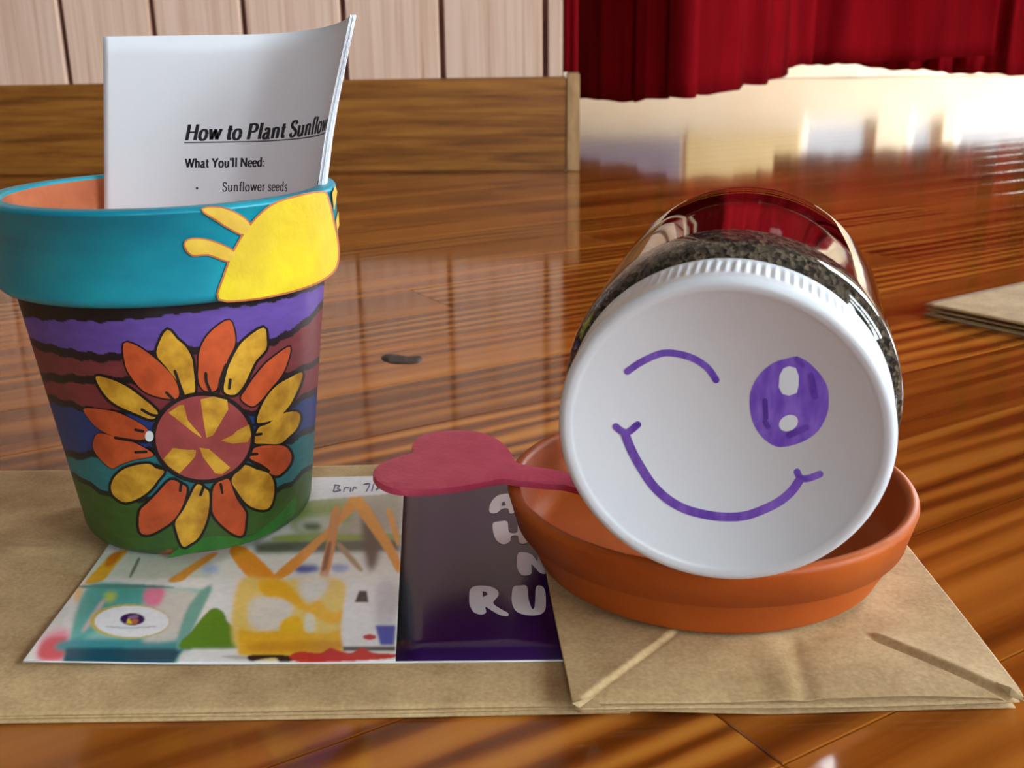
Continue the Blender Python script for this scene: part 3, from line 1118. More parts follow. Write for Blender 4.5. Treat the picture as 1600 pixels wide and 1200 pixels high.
# handwriting on the white strip
for L_ in ([(524, 757), (521, 768)], [(524, 758), (531, 759), (527, 763), (533, 766), (522, 768)], [(537, 768), (539, 762), (545, 762)], [(548, 762), (547, 768)], [(551, 767), (553, 761), (557, 763)],
           [(568, 757), (578, 756), (572, 768)], [(584, 756), (581, 767)], [(588, 766), (592, 758), (597, 760), (590, 764)]):
    stroke('pen_mark', L_, 1.6, fsurf(0.00012), M['ink'], flyer, 3)

# ------------------------------------------------------------------ painted flower pot
PX, PY = -0.10566, 0.32725
PZ0 = FLY_Z + 0.0001
PZ1, PR, PRB = 0.1120, 0.05163, 0.0349
PZR = PZ1 - 0.0268               # lower edge of the rim band
RBT = 0.0466                     # body radius under the rim
pot = tag(empty('flower_pot', (PX, PY, PZ0)), 'terracotta pot painted with a sunflower and a yellow sun on a teal rim', 'flower pot')
FILL = 0.006


def body_r(z):
    t = np.clip((z - PZ0) / (PZR - PZ0), 0, 1)
    return PRB + 0.0012 + (RBT - PRB - 0.0012) * t


def hit_cone(x, y, z0, r0, z1, r1, off):
    """front intersection of a pixel ray with the pot's wall; off lifts it off the surface"""
    d = ray(x, y)
    k = (r1 - r0) / (z1 - z0)
    ox, oy, oz = O[0] - PX, O[1] - PY, O[2] - z0
    R0 = r0 + k * oz + off
    kz = k * d[2]
    a = d[0] ** 2 + d[1] ** 2 - kz ** 2
    b = 2 * (ox * d[0] + oy * d[1] - R0 * kz)
    c = ox ** 2 + oy ** 2 - R0 ** 2
    D = b * b - 4 * a * c
    if D < 0:
        D = 0
    t = (-b - math.sqrt(D)) / (2 * a)
    return O + t * d


def body_surf(off):
    return lambda x, y: hit_cone(x, y, PZ0, PRB + 0.0012, PZR, RBT, off)


def rim_surf(off):
    return lambda x, y: hit_cone(x, y, PZR, PR - 0.0004, PZ1, PR, off)


# colour bands of the body, traced along the left and the right of the flower (pixels)
XS = [40, 80, 120, 160, 190, 430, 455, 480, 505]
BANDS = [  # (boundary y at XS, colour below the boundary)
    ([440] * 9, (20, 12, 16)),
    ([497, 500, 502, 503, 502, 472, 464, 456, 448], (98, 70, 150)),
    ([529, 537, 549, 551, 551, 528, 512, 496, 470], (28, 12, 22)),
    ([541, 551, 563, 565, 563, 540, 524, 508, 482], (118, 48, 52)),
    ([580, 582, 587, 588, 590, 590, 578, 568, 556], (26, 14, 16)),
    ([593, 596, 600, 601, 602, 600, 588, 578, 566], (124, 46, 50)),
    ([612, 616, 632, 640, 640, 640, 628, 612, 600], (22, 14, 22)),
    ([622, 628, 642, 650, 650, 648, 638, 622, 612], (28, 54, 118)),
    ([690, 696, 708, 700, 700, 690, 682, 668, 660], (16, 18, 24)),
    ([702, 706, 720, 712, 712, 700, 692, 678, 668], (34, 116, 122)),
    ([720, 728, 742, 764, 778, 764, 750, 728, 716], (20, 28, 18)),
    ([728, 736, 750, 772, 786, 774, 758, 736, 724], (58, 92, 34)),
    ([835, 845, 858, 866, 870, 843, 815, 800, 790], (150, 82, 48)),
]
nt_, nz_ = 560, 210
zz = np.r_[np.linspace(PZR + 0.001, PZ0 + FILL, nz_ - 8)]
prof = [(float(body_r(z)), z) for z in zz]
rb = float(body_r(PZ0 + FILL))
prof += [(rb - FILL * 0.9 * (1 - math.cos(math.radians(a))), PZ0 + FILL - FILL * math.sin(math.radians(a))) for a in np.linspace(10, 90, 10)]
prof += [(0.006, PZ0)]
M['pot_paint'] = attr_mat('painted_pot_body', rough=0.5, noise=0.14, nscale=150, stretch=(1, 1, 3), bump=0.06)
M['terracotta'] = noise_mat('bare_terracotta', rgb(184, 98, 58), rgb(204, 118, 72), scale=60, rough=0.8, bump=0.1, bscale=400)
fr = (np.array([PX, PY, 0]), np.array([0, 0, 1.0]), np.array([1.0, 0, 0]), np.array([0, 1.0, 0]))
body = lathe('body', prof, M['pot_paint'], pot, nt_, fr)
vs = np.array([v.co for v in body.data.vertices])
vd = np.array([PX, PY])
vd = vd / np.linalg.norm(vd)
q = vs.copy()
rel = (q[:, :2] - np.array([PX, PY])) @ vd
back = rel > 0
q[back, :2] -= 2 * rel[back, None] * vd           # the far side carries the same bands
pxs = project(q)
cols = np.zeros((len(vs), 3)) + lin((20, 12, 16))
wob = 1.5 * np.sin(pxs[:, 0] * 0.21) + 1.2 * np.sin(pxs[:, 0] * 0.083 + 1)
for ys, c in BANDS:
    yb = np.interp(pxs[:, 0], XS, ys) + wob
    cols[pxs[:, 1] > yb] = lin(c)
set_paint(body, cols)
# inside of the pot
lathe('inner_wall', [(0.0462, PZ1 - 0.001), (0.0462, PZ1 - 0.012), (0.0425, PZR), (0.0318, PZ0 + 0.007), (0.004, PZ0 + 0.0065)], M['terracotta'], pot, 96, fr)
M['teal'] = noise_mat('teal_paint', rgb(0, 124, 146), rgb(20, 158, 174), scale=34, rough=0.42, bump=0.08, bscale=90, stretch=(1, 1, 2.2), detail=6, contrast=(0.3, 0.72))
rimp = [(RBT - 0.0015, PZR + 0.0008)] + arc(PR - 0.0034, PZR + 0.0030, 0.0030, -90, 0, 6) + [(PR - 0.0002, PZ1 - 0.0016)] + arc(PR - 0.0016, PZ1 - 0.0016, 0.0016, 5, 90, 5) + arc(0.0472, PZ1 - 0.001, 0.001, 90, 180, 4)
lathe('rim', rimp, M['teal'], pot, 192, fr)

def P_mat(nm, a, b, sc=160):
    return noise_mat(nm, rgb(*a), rgb(*b), scale=sc, rough=0.5, bump=0.12, bscale=250, detail=6)


M['p_yellow'] = P_mat('yellow_petal_paint', (176, 122, 24), (226, 172, 50))
M['p_orange'] = P_mat('orange_petal_paint', (176, 70, 30), (206, 88, 40))
M['p_black'] = P_mat('black_outline_paint', (14, 8, 10), (24, 14, 14))
M['p_red'] = P_mat('dull_red_paint', (146, 58, 56), (164, 70, 68))
M['p_sun'] = P_mat('sun_yellow_paint', (212, 178, 16), (230, 204, 8), 60)
M['p_ray'] = P_mat('sun_ray_paint', (208, 164, 40), (226, 186, 60))
M['p_clay'] = P_mat('clay_edge_paint', (176, 92, 48), (196, 110, 60))
M['p_white'] = P_mat('white_dot_paint', (220, 226, 224), (236, 240, 238))
M['p_green'] = P_mat('green_ground_paint', (36, 104, 36), (56, 124, 46))


def z3(pts):
    return [(100 + x / 3, 480 + y / 3) for x, y in pts]


petals = [
    ('o', [(280, 170), (340, 180), (420, 235), (480, 290), (520, 340), (540, 400), (520, 430), (440, 420), (370, 390), (310, 320), (285, 260)]),
    ('y', [(485, 105), (530, 150), (570, 185), (600, 240), (608, 300), (615, 380), (605, 405), (565, 410), (545, 370), (510, 320), (470, 270), (435, 225), (445, 170)]),
    ('o', [(775, 60), (800, 120), (800, 180), (770, 240), (750, 300), (720, 380), (690, 395), (650, 385), (630, 340), (630, 280), (635, 210), (660, 150), (710, 95)]),
    ('y', [(935, 95), (950, 150), (945, 200), (900, 250), (870, 310), (840, 370), (800, 410), (750, 395), (760, 320), (775, 270), (810, 200), (850, 150)]),
    ('o', [(1060, 185), (1050, 250), (1020, 320), (970, 380), (920, 440), (880, 465), (830, 430), (850, 390), (890, 330), (940, 270), (1000, 220)]),
    ('y', [(1115, 305), (1110, 350), (1080, 420), (1050, 470), (1000, 520), (940, 540), (905, 540), (915, 490), (950, 420), (1000, 365), (1060, 330)]),
    ('y', [(1090, 490), (1108, 520), (1090, 570), (1050, 610), (1010, 640), (940, 640), (890, 635), (900, 590), (920, 560), (960, 545), (1020, 500)]),
    ('o', [(1030, 650), (1065, 690), (1060, 730), (1030, 770), (990, 790), (930, 755), (870, 705), (880, 670), (930, 650)]),
    ('y', [(850, 740), (900, 760), (960, 780), (985, 830), (980, 900), (955, 945), (900, 945), (850, 915), (810, 860), (785, 815), (810, 770)]),
    ('o', [(770, 805), (790, 850), (810, 900), (850, 960), (850, 1000), (840, 1065), (800, 1065), (740, 1020), (700, 970), (695, 920), (700, 850), (730, 815)]),
    ('y', [(625, 830), (660, 850), (680, 870), (680, 940), (665, 1010), (630, 1080), (590, 1110), (555, 1120), (525, 1040), (525, 1000), (560, 950), (590, 890)]),
    ('o', [(500, 810), (550, 830), (575, 850), (560, 920), (520, 990), (470, 1030), (400, 1065), (355, 1050), (355, 960), (390, 920), (440, 870)]),
    ('y', [(400, 735), (430, 755), (470, 770), (440, 810), (410, 850), (360, 890), (290, 915), (240, 890), (220, 850), (235, 800), (280, 760), (340, 740)]),
    ('o', [(135, 650), (160, 590), (250, 612), (330, 635), (410, 680), (410, 700), (330, 715), (260, 740), (220, 755), (160, 700)]),
    ('o', [(90, 480), (140, 475), (240, 490), (330, 530), (390, 570), (400, 612), (330, 622), (240, 608), (170, 575), (130, 540)]),
    ('y', [(150, 325), (210, 335), (290, 370), (360, 420), (420, 470), (440, 500), (410, 525), (340, 500), (250, 460), (200, 420), (165, 370)]),
]
thick_out = {0: 2.5, 13: 1.2, 14: 0.8, 2: 2.5, 4: 2.5}
ground = [(262, 872), (285, 853), (300, 845), (330, 838), (352, 838), (388, 838), (410, 826), (440, 800), (462, 776), (461, 800), (448, 814), (430, 828), (406, 841), (380, 850), (345, 858), (300, 864)]
decal('green_ground', smooth_poly(ground, 3), body_surf(0.00006), M['p_green'], pot)
for k, (c, P) in enumerate(petals):
    S = smooth_poly(z3(P), 3)
    w = thick_out.get(k, 4.2)
    ol = decal('petal_outline', dilate(S, w), body_surf(0.00012 + 0.000006 * k), M['p_black'], pot)
for k, (c, P) in enumerate(petals):
    S = smooth_poly(z3(P), 3)
    decal('petal', S, body_surf(0.00028 + 0.000006 * k), M['p_yellow' if c == 'y' else 'p_orange'], pot)
cx_, cy_ = 100 + 652 / 3, 480 + 612 / 3
decal('flower_ring', oval(cx_, cy_, 81, 72, 48), body_surf(0.00042), M['p_black'], pot)
decal('flower_centre', oval(cx_, cy_, 74.5, 65.5, 48), body_surf(0.00048), M['p_red'], pot)
wedges = [
    [(490, 495), (540, 460), (562, 458), (580, 530), (640, 600), (645, 612), (600, 582)],
    [(640, 432), (700, 418), (765, 435), (770, 480), (740, 530), (700, 600), (668, 612), (655, 540)],
    [(868, 550), (878, 600), (862, 632), (790, 640), (735, 625), (790, 600), (812, 578)],
    [(635, 658), (680, 665), (720, 700), (780, 752), (742, 783), (710, 780), (680, 740), (650, 700)],
    [(512, 660), (620, 670), (615, 700), (570, 750), (540, 780), (490, 745), (465, 712)]]
for P in wedges:
    decal('centre_wedge', z3(P), body_surf(0.00054), M['p_yellow'], pot)
# short black brush strokes at the petal bases
for L_ in ([(665, 310), (668, 350), (685, 390)], [(780, 340), (775, 380)], [(240, 612), (320, 625), (400, 632)], [(335, 575), (370, 582)], [(335, 680), (385, 678)], [(890, 552), (940, 548)], [(885, 600), (925, 594)],
           [(875, 690), (905, 688)], [(860, 715), (920, 740), (960, 768)], [(735, 830), (742, 870)], [(655, 840), (640, 880)], [(550, 820), (545, 860)], [(430, 740), (480, 760)], [(520, 300), (545, 370), (560, 410)], [(600, 810), (640, 820)],
           [(365, 480), (410, 505), (450, 510)], [(760, 270), (735, 340), (725, 400)], [(480, 400), (520, 440)], [(455, 700), (480, 760)]):
    stroke('brush_stroke', z3(L_), 4.4, body_surf(0.00046), M['p_black'], pot, 3)
decal('white_dot', oval(100 + 400 / 3, 480 + 605 / 3, 6.8, 8.5, 18), body_surf(0.0007), M['p_white'], pot)
# the sun on the rim
sun = [(343, 467), (350, 435), (366, 393), (392, 352), (424, 322), (460, 309), (503, 301), (512, 312), (520, 345), (526, 372), (528, 398), (523, 420), (504, 436), (474, 449), (432, 460), (390, 467)]
ray1 = [(316, 327), (345, 325), (373, 336), (391, 352), (382, 366), (362, 358), (338, 343)]
ray2 = [(289, 382), (300, 374), (330, 377), (366, 394), (358, 408), (326, 397), (300, 398)]
for nm, P, w, mt in (('sun_edge', sun, 3.0, 'p_clay'), ('ray_edge', ray1, 2.5, 'p_clay'), ('ray_edge', ray2, 2.5, 'p_clay')):
    decal(nm, dilate(smooth_poly(P, 3), w), rim_surf(0.00035), M[mt], pot)
for nm, P, mt in (('sun_disc', sun, 'p_sun'), ('sun_ray', ray1, 'p_ray'), ('sun_ray', ray2, 'p_ray')):
    decal(nm, smooth_poly(P, 3), rim_surf(0.0005), M[mt], pot)
for P in ([(519, 302), (524, 290), (527, 300), (522, 330)], [(525, 345), (529, 330), (530, 352), (527, 362)]):
    decal('sun_ray', P, rim_surf(0.0005), M['p_ray'], pot)


# ------------------------------------------------------------------ instruction sheets standing in the pot
PW, PS0, PYL = 0.0955, 0.47, 0.357
pTop, pBot = at_depth(161, 57, PYL), at_depth(163, 300, PYL)
ZT, ZB = pTop[2], pBot[2]
_ss = np.linspace(0, 1.02, 511)


def page_pt(s, z, off=0.0):
    """s along the sheet (0 left edge .. 1 right edge), z height of the flat left part, off behind the front page"""
    k = (z - ZB) / (ZT - ZB)
    L0 = pBot + (pTop - pBot) * k
    phm = math.radians(97 + (75 - 97) * k)
    n = max(2, int(s * 500) + 1)
    t = np.linspace(0, s, n)
    ph = phm * np.clip((t - PS0) / (1 - PS0), 0, None) ** 1.2
    X = L0[0] + np.trapz(np.cos(ph), t) * PW
    Y = L0[1] - np.trapz(np.sin(ph), t) * PW
    p = phm * max(0, (s - PS0) / (1 - PS0)) ** 1.2
    rise = 0.0065 * min(1, max(0, (z - 0.101) / 0.02)) * max(0, (s - PS0) / (1 - PS0)) ** 2 * (1 - 0.25 * max(0, k - 0.5) * 2)
    return np.array([X + math.sin(p) * off, Y + math.cos(p) * off, z + rise])


M['sheet'] = noise_mat('white_printer_paper', rgb(240, 242, 246), rgb(244, 246, 250), scale=8, rough=0.65)
M['text'] = noise_mat('black_print_ink', rgb(24, 24, 34), rgb(34, 34, 44), scale=100, rough=0.6)
book = tag(empty('instruction_sheets', (PX, PYL, 0.096)), 'curled white sheets with planting instructions standing in the painted pot', 'paper')
ZLOW = 0.0965
for k in range(6):
    nu, nv = 48, 10
    V, Fc = [], []
    for j in range(nv + 1):
        for i in range(nu + 1):
            V.append(page_pt(i / nu * (1.0 - 0.002 * (k % 3)), ZLOW + (ZT - 0.0002 * (k % 2) - ZLOW) * j / nv, 0.00033 * k))
    n = nu + 1
    for j in range(nv):
        for i in range(nu):
            Fc.append((j * n + i, j * n + i + 1, (j + 1) * n + i + 1, (j + 1) * n + i))
    pg = mesh('page', V, Fc, M['sheet'], book, True)
    md = pg.modifiers.new('thickness', 'SOLIDIFY')
    md.thickness = 0.00022
    md.offset = 0


def el(cx, cy, rx, ry, a0=0, a1=360, n=16):
    return [(cx + rx * math.cos(math.radians(a0 + (a1 - a0) * i / n)), cy + ry * math.sin(math.radians(a0 + (a1 - a0) * i / n))) for i in range(n + 1)]


def serif(x, y):
    return ('s', [(x - 0.085, y), (x + 0.085, y)])


GL = {  # serif letters as pen strokes: advance, strokes ('c' = smooth curve, 'l' = straight, 's' = serif)
    'H': (.76, [('l', [(.14, 0), (.14, .7)]), ('l', [(.6, 0), (.6, .7)]), ('l', [(.14, .36), (.6, .36)]), serif(.14, .02), serif(.14, .68), serif(.6, .02), serif(.6, .68)]),
    'o': (.54, [('c', el(.26, .23, .19, .23))]),
    'w': (.74, [('l', [(.08, .47), (.22, .02)]), ('l', [(.22, .02), (.36, .44)]), ('l', [(.36, .44), (.52, .02)]), ('l', [(.52, .02), (.66, .47)]), serif(.08, .46), serif(.66, .46), serif(.36, .46)]),
    't': (.36, [('c', [(.17, .63), (.17, .3), (.17, .1), (.22, .02), (.33, .06)]), ('l', [(.04, .45), (.32, .45)])]),
    'P': (.63, [('l', [(.15, 0), (.15, .7)]), ('c', [(.15, .67), (.36, .68), (.51, .6), (.51, .44), (.38, .34), (.15, .34)]), serif(.15, .02), serif(.13, .68)]),
    'l': (.30, [('l', [(.15, 0), (.15, .72)]), serif(.15, .02), ('s', [(.06, .7), (.15, .7)])]),
    'a': (.50, [('c', [(.1, .38), (.2, .46), (.31, .43), (.34, .34), (.34, .06), (.4, .01), (.46, .04)]), ('c', [(.34, .27), (.18, .24), (.08, .14), (.12, .02), (.22, .01), (.34, .1)])]),
    'n': (.58, [('l', [(.14, 0), (.14, .47)]), ('c', [(.14, .36), (.25, .46), (.38, .44), (.43, .33), (.43, 0)]), serif(.14, .02), serif(.43, .02), ('s', [(.05, .45), (.14, .45)])]),
    'S': (.54, [('c', [(.44, .55), (.38, .66), (.26, .69), (.14, .64), (.1, .53), (.18, .42), (.34, .33), (.45, .22), (.42, .08), (.28, .01), (.15, .04), (.08, .17)])]),
    'u': (.58, [('c', [(.13, .47), (.13, .15), (.18, .03), (.28, .01), (.42, .11)]), ('l', [(.43, .47), (.43, 0)]), ('s', [(.04, .45), (.13, .45)]), ('s', [(.34, .45), (.43, .45)]), ('s', [(.43, .02), (.52, .02)])]),
    'f': (.33, [('c', [(.33, .66), (.25, .7), (.18, .66), (.16, .52), (.16, 0)]), ('l', [(.04, .45), (.29, .45)]), serif(.16, .02)]),
    'e': (.48, [('c', [(.09, .26), (.24, .26), (.41, .27), (.38, .4), (.25, .46), (.11, .38), (.08, .22), (.14, .05), (.27, .01), (.41, .1)])]),
    'r': (.40, [('l', [(.14, 0), (.14, .47)]), ('c', [(.14, .34), (.23, .44), (.35, .44)]), serif(.14, .02), ('s', [(.05, .45), (.14, .45)])]),
    's': (.42, [('c', [(.34, .37), (.27, .45), (.16, .45), (.1, .37), (.16, .28), (.28, .21), (.34, .12), (.28, .02), (.16, .01), (.08, .1)])]),
    'd': (.56, [('l', [(.42, 0), (.42, .72)]), ('c', el(.26, .23, .17, .22)), ('s', [(.33, .7), (.42, .7)]), ('s', [(.42, .02), (.5, .02)])]),
    'h': (.58, [('l', [(.14, 0), (.14, .72)]), ('c', [(.14, .36), (.25, .46), (.38, .44), (.43, .33), (.43, 0)]), serif(.14, .02), serif(.43, .02), ('s', [(.05, .7), (.14, .7)])]),
    'W': (.96, [('l', [(.08, .69), (.28, .02)]), ('l', [(.28, .02), (.48, .66)]), ('l', [(.48, .66), (.68, .02)]), ('l', [(.68, .02), (.88, .69)]), serif(.08, .68), serif(.88, .68), serif(.48, .68)]),
    'Y': (.68, [('l', [(.08, .69), (.34, .34)]), ('l', [(.34, .34), (.6, .69)]), ('l', [(.34, 0), (.34, .34)]), serif(.34, .02), serif(.08, .68), serif(.6, .68)]),
    "'": (.18, [('l', [(.09, .72), (.09, .52)])]),
    'N': (.74, [('l', [(.12, 0), (.12, .7)]), ('l', [(.12, .7), (.6, .02)]), ('l', [(.6, 0), (.6, .7)]), serif(.12, .02), serif(.1, .68), serif(.6, .68)]),
    ':': (.24, [('l', [(.12, .03), (.12, .1)]), ('l', [(.12, .36), (.12, .43)])]),
    ' ': (.26, []),
}


def text_line(name, txt, s0, zb, em, sx, thick, thin, shear=0.0):
    V2, Fc = [], []
    x = 0.0
    for ch in txt:
        adv, strokes = GL[ch]
        for kind, L_ in strokes:
            L_ = np.array(L_, float)
            if kind == 'c':
                L_ = smooth_poly(L_, 3, closed=False)
            elif kind == 'l':
                L_ = np.stack([np.linspace(L_[0], L_[1], 4)[:, q] for q in range(2)], 1)
            dd = np.gradient(L_, axis=0)
            ln = np.linalg.norm(dd, axis=1) + 1e-9
            w = thin + (thick - thin) * np.abs(dd[:, 1]) / ln
            if kind == 's':
                w = np.full(len(L_), 0.06)
            v, f = ribbon2d(L_, w, caps=False)
            k0 = len(V2)
            V2 += [np.array([(x + q[0] + shear * q[1]) * sx, q[1]]) * em for q in v]
            Fc += [tuple(k0 + i for i in ff) for ff in f]
        x += adv
    V = []
    for q in V2:
        V.append(page_pt(min(s0 + q[0] / PW, 1.0), zb + q[1], -0.00016))
    V = np.array(V)
    Fc = [f for f in Fc if max(V2[i][0] for i in f) / PW + s0 < 1.0]
    mesh(name, V, [orient(V, [f])[0] for f in Fc], M['text'], book)
    return x * em * sx


def page_sz(x, y):
    """pixel on the flat left part -> (s, z)"""
    p = at_depth(x, y, PYL)
    z = p[2]
    L0 = pBot + (pTop - pBot) * (z - ZB) / (ZT - ZB)
    return (p[0] - L0[0]) / PW, z


s1, z1 = page_sz(288, 219)
ln = text_line('title_text', 'How to Plant Sunflowers', s1, z1, 0.0071, 0.83, 0.2, 0.075, 0.22)
V2 = []
for i in range(61):
    s_ = min(s1 + (ln * i / 60) / PW, 1.0)
    V2 += [page_pt(s_, z1 - 0.0006, -0.00016), page_pt(s_, z1 - 0.00095, -0.00016)]
mesh('title_underline', V2, [(2 * i, 2 * i + 1, 2 * i + 3, 2 * i + 2) for i in range(60)], M['text'], book)
s2, z2 = page_sz(289, 262)
text_line('heading_text', "What You'll Need:", s2, z2, 0.0042, 0.80, 0.19, 0.09)
s3, z3_ = page_sz(347, 299)
text_line('item_text', 'Sunflower seeds', s3, z3_, 0.0043, 0.77, 0.125, 0.065)
s4, z4 = page_sz(308, 294)
V = [page_pt(s4 + 0.00042 * math.cos(a) / PW, z4 + 0.00042 * math.sin(a), -0.00016) for a in np.linspace(0, 2 * math.pi, 13)[:-1]]
mesh('bullet_point', V, [tuple(range(12))], M['text'], book)

# ------------------------------------------------------------------ terracotta saucer
SX, SY, SR = 0.05750, 0.28809, 0.05925
SZ0 = BAG2_T + 0.0004
M['saucer'] = noise_mat('orange_terracotta', rgb(166, 72, 12), rgb(188, 90, 20), scale=25, rough=0.55, spec=0.35, bump=0.05, bscale=500, detail=5)
saucer = lathe('plant_saucer', [(0.002, SZ0)] + [(0.0492, SZ0)] + arc(0.0492, SZ0 + 0.0016, 0.0016, -90, 0, 4) + [(0.0556, 0.0174), (0.0557, 0.0178), (0.0568, 0.0181)] + [(0.0589, 0.0265)]
               + arc(SR - 0.0018, 0.0277, 0.0018, 0, 90, 5) + arc(SR - 0.0019, 0.0276, 0.0019, 90, 170, 4) + [(0.0530, 0.0160), (0.0505, 0.0128), (0.0470, 0.0118), (0.002, 0.0115)],
               M['saucer'], None, 192, (np.array([SX, SY, 0]), np.array([0, 0, 1.0]), np.array([1.0, 0, 0]), np.array([0, 1.0, 0])))
tag(saucer, 'round orange terracotta saucer holding the jar', 'saucer')

# ------------------------------------------------------------------ jar of soil on its side
JC = np.array([0.0470, 0.2220, 0.0667])
yaw, elv = 0.2579, 0.0834
ja = np.array([math.sin(yaw) * math.cos(elv), math.cos(yaw) * math.cos(elv), math.sin(elv)])
j1 = np.cross(ja, [0, 0, 1.0])
j1 /= np.linalg.norm(j1)
j2 = np.cross(j1, ja)
jf = (JC, ja, j1, j2)
RL = 0.0377
jar = tag(empty('glass_jar', tuple(JC)), 'clear jar of soil with a winking smiley drawn on its white lid', 'jar')


def glass():
    m, nt, b = mat_new('clear_jar')
    b.inputs['Base Color'].default_value = (0.97, 0.98, 0.97, 1)
    b.inputs['Roughness'].default_value = 0.02
    b.inputs['IOR'].default_value = 1.46
    b.inputs['Transmission Weight'].default_value = 1.0
    return m


M['glass'] = glass()
M['lid'] = noise_mat('white_lid_plastic', rgb(226, 229, 233), rgb(230, 233, 237), scale=6, rough=0.32)
outer = [(0.0005, 0.0922), (0.030, 0.0922)] + [(0.0335 + 0.0048 * math.sin(math.radians(a)), 0.0888 + 0.0048 * math.cos(math.radians(a))) for a in (0, 20, 40, 60, 80, 95)] + [(0.0392, 0.080), (0.0398, 0.055), (0.0404, 0.030), (0.0405, 0.0235), (0.0400, 0.0195), (0.0382, 0.0168), (0.0350, 0.0152), (0.0338, 0.0140), (0.0338, 0.0040)]
t = 0.0016
inner = [(0.0322, 0.0040), (0.0322, 0.0145), (0.0338, 0.0162), (0.0368, 0.0180), (0.0384, 0.0205), (0.0389, 0.0238), (0.0388, 0.030), (0.0382, 0.055), (0.0376, 0.080), (0.0366, 0.0860), (0.0330, 0.0892), (0.0005, 0.0895)]
lathe('jar_wall', outer + inner, M['glass'], jar, 160, jf)


def soil_mat():
    m, nt, b = mat_new('dark_potting_soil')
    N, L = nt.nodes, nt.links
    tc = N.new('ShaderNodeTexCoord')
    vo = N.new('ShaderNodeTexVoronoi')
    vo.inputs['Scale'].default_value = 1000
    L.new(tc.outputs['Object'], vo.inputs['Vector'])
    cr = N.new('ShaderNodeValToRGB')
    e = cr.color_ramp.elements
    e[0].position, e[0].color = 0.0, rgb(36, 30, 25)
    e[1].position, e[1].color = 1.0, rgb(142, 124, 102)
    k = e.new(0.5)
    k.color = rgb(82, 71, 57)
    sp = N.new('ShaderNodeSeparateColor')
    L.new(vo.outputs['Color'], sp.inputs[0])
    L.new(sp.outputs[0], cr.inputs[0])
    L.new(cr.outputs[0], b.inputs['Base Color'])
    b.inputs['Roughness'].default_value = 0.9
    bp = N.new('ShaderNodeBump')
    bp.inputs['Distance'].default_value = 0.001
    bp.inputs['Strength'].default_value = 0.8
    L.new(vo.outputs['Distance'], bp.inputs['Height'])
    L.new(bp.outputs[0], b.inputs['Normal'])
    return m


M['soil'] = soil_mat()
_sr = np.random.default_rng(4)
jit = _sr.uniform(-1, 1, (40, 360))
soil_prof = [(0.0, 0.012), (0.0326, 0.012), (0.0326, 0.0145), (0.0342, 0.0160), (0.0372, 0.0179), (0.0388, 0.0205), (0.0393, 0.0238), (0.0392, 0.0280), (0.0391, 0.0325), (0.0378, 0.0338), (0.032, 0.0332), (0.024, 0.0342), (0.014, 0.0330), (0.0, 0.0336)]
so = lathe('soil', soil_prof, M['soil'], jar, 240, jf, True, lambda i, a: (-abs(jit[i % 40, int(a / 2 / math.pi * 359)]) * 0.0004 if 8 < i < 12 else 0))
so['kind'] = 'stuff'
NR = 110
lid_prof = [(0.0, 0.0009), (RL - 0.0038, 0.0009), (RL - 0.0033, 0.0004)] + [(RL - 0.0018 + 0.0018 * math.cos(math.radians(a)), 0.0018 - 0.0018 * math.sin(math.radians(a))) for a in (120, 95, 70, 45, 20, 0)] + \
           [(RL, 0.0042), (RL, 0.0048), (RL, 0.0075), (RL, 0.0105), (RL, 0.0125), (RL + 0.0003, 0.0130), (RL + 0.0003, 0.0144), (RL - 0.0012, 0.0146), (RL - 0.0014, 0.0030), (0.0005, 0.0026)]
ribs = {10: 0.3, 11: 1, 12: 1, 13: 0.7}
lid = lathe('lid', lid_prof, M['lid'], jar, 880, jf, True, lambda i, a: (0.0005 * ribs[i] * (0.5 + 0.5 * math.cos(NR * a)) - 0.0004 * ribs[i] if i in ribs else 0))


def lid_surf(off):
    P = JC + ja * (0.0009 - off)
    return lambda x, y: on_plane_n(x, y, P, ja)


M['marker'] = noise_mat('purple_marker', rgb(104, 62, 186), rgb(148, 112, 214), scale=260, rough=0.4, stretch=(1.6, 1, 0.5), contrast=(0.3, 0.75), detail=5)
M['marker_dark'] = noise_mat('dense_purple_marker', rgb(84, 48, 160), rgb(106, 70, 182), scale=300, rough=0.4)


def zf(pts):
    return [(900 + x / 3.334, 500 + y / 3.334) for x, y in pts]


stroke('winking_eye', zf([(268, 268), (330, 225), (400, 190), (460, 172), (540, 178), (620, 205), (685, 250), (730, 312)]), 11.0, lid_surf(0.00005), M['marker'], lid)
stroke('smile', zf([(255, 590), (290, 680), (340, 770), (400, 860), (480, 935), (570, 985), (680, 1015), (780, 1026), (880, 1020), (970, 990), (1060, 945), (1125, 890), (1162, 838)]), 14.0, lid_surf(0.00005), M['marker'], lid)
stroke('smile_corner', zf([(208, 555), (240, 580), (272, 584), (322, 545)]), 11.0, lid_surf(0.00007), M['marker'], lid)
stroke('smile_corner', zf([(1152, 792), (1170, 823), (1210, 825), (1270, 803)]), 11.0, lid_surf(0.00007), M['marker'], lid)
eye = smooth_poly(zf([(1100, 200), (1150, 190), (1210, 220), (1270, 280), (1310, 350), (1317, 430), (1305, 500), (1260, 580), (1180, 635), (1080, 662), (1020, 650), (960, 600), (920, 530), (905, 450), (910, 370), (950, 290), (1010, 235), (1060, 210)]), 3)
decal('open_eye', eye, lid_surf(0.00005), M['marker'], lid)


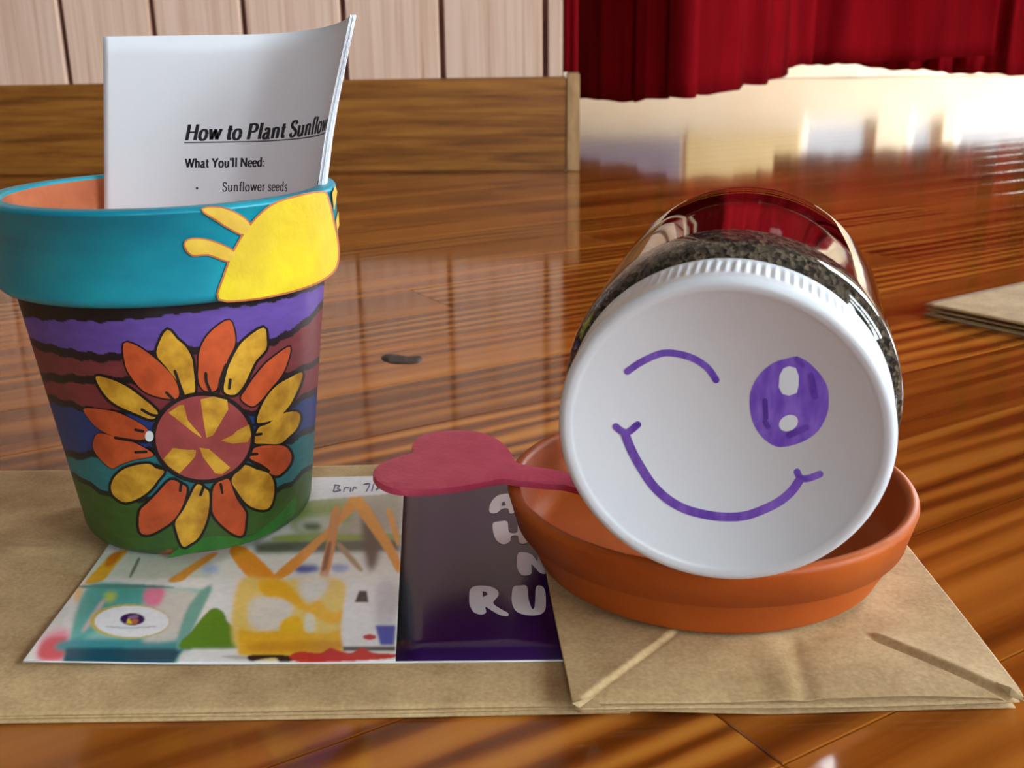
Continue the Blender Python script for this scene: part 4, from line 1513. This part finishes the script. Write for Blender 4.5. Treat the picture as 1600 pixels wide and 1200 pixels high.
def oval_r(cx, cy, rx, ry, a, n=24):
    return [(cx + rx * math.cos(q) * math.cos(a) - ry * math.sin(q) * math.sin(a), cy + rx * math.cos(q) * math.sin(a) + ry * math.sin(q) * math.cos(a)) for q in np.linspace(0, 2 * math.pi, n + 1)[:-1]]


decal('eye_highlight', zf([(1060, 290), (1080, 252), (1110, 240), (1145, 250), (1160, 290), (1160, 340), (1150, 380), (1110, 395), (1075, 385), (1056, 350)]), lid_surf(0.0001), M['lid'], lid)
decal('eye_highlight', zf(oval_r(1107, 537, 52, 40, -0.5)), lid_surf(0.0001), M['lid'], lid)
for L_, w in (([(1150, 200), (1180, 235)], 7), ([(985, 530), (1000, 555)], 8), ([(722, 305), (732, 318)], 6), ([(316, 548), (322, 544)], 6), ([(1225, 290), (1245, 400)], 10), ([(1110, 600), (1200, 560)], 10), ([(985, 420), (990, 510)], 8), ([(1160, 815), (1195, 830)], 7)):
    stroke('dense_marker_stroke', zf(L_), w, lid_surf(0.00012), M['marker_dark'], lid, 3)

# ------------------------------------------------------------------ pink heart-ended plastic stick
M['pink'] = noise_mat('pink_plastic', rgb(200, 64, 98), rgb(212, 76, 108), scale=120, rough=0.4, bump=0.15, bscale=700)
heart = [(583, 740), (588, 730), (604, 720), (630, 711), (645, 707), (644, 697), (652, 685), (672, 676), (712, 672), (752, 676), (782, 690), (799, 708), (806, 722), (830, 728), (862, 733), (892, 739), (935, 748), (940, 770), (920, 768), (884, 758), (850, 755), (812, 751), (790, 748), (770, 750), (740, 756), (700, 762), (650, 766), (615, 763), (592, 753)]
hn = np.array([0.10, 0.0, 1.0])
hn /= np.linalg.norm(hn)
hp = np.array([0.0, 0.30, 0.0318])
ho = decal('heart_pick', smooth_poly(heart, 3), lambda x, y: on_plane_n(x, y, hp, hn), M['pink'], None, 12)
md = ho.modifiers.new('thickness', 'SOLIDIFY')
md.thickness = 0.0019
md.offset = -1
bv = ho.modifiers.new('soft_edge', 'BEVEL')
bv.width = 0.0005
bv.segments = 2
bv.limit_method = 'ANGLE'
tag(ho, 'pink plastic heart on a flat stick resting over the saucer rim', 'plant marker')
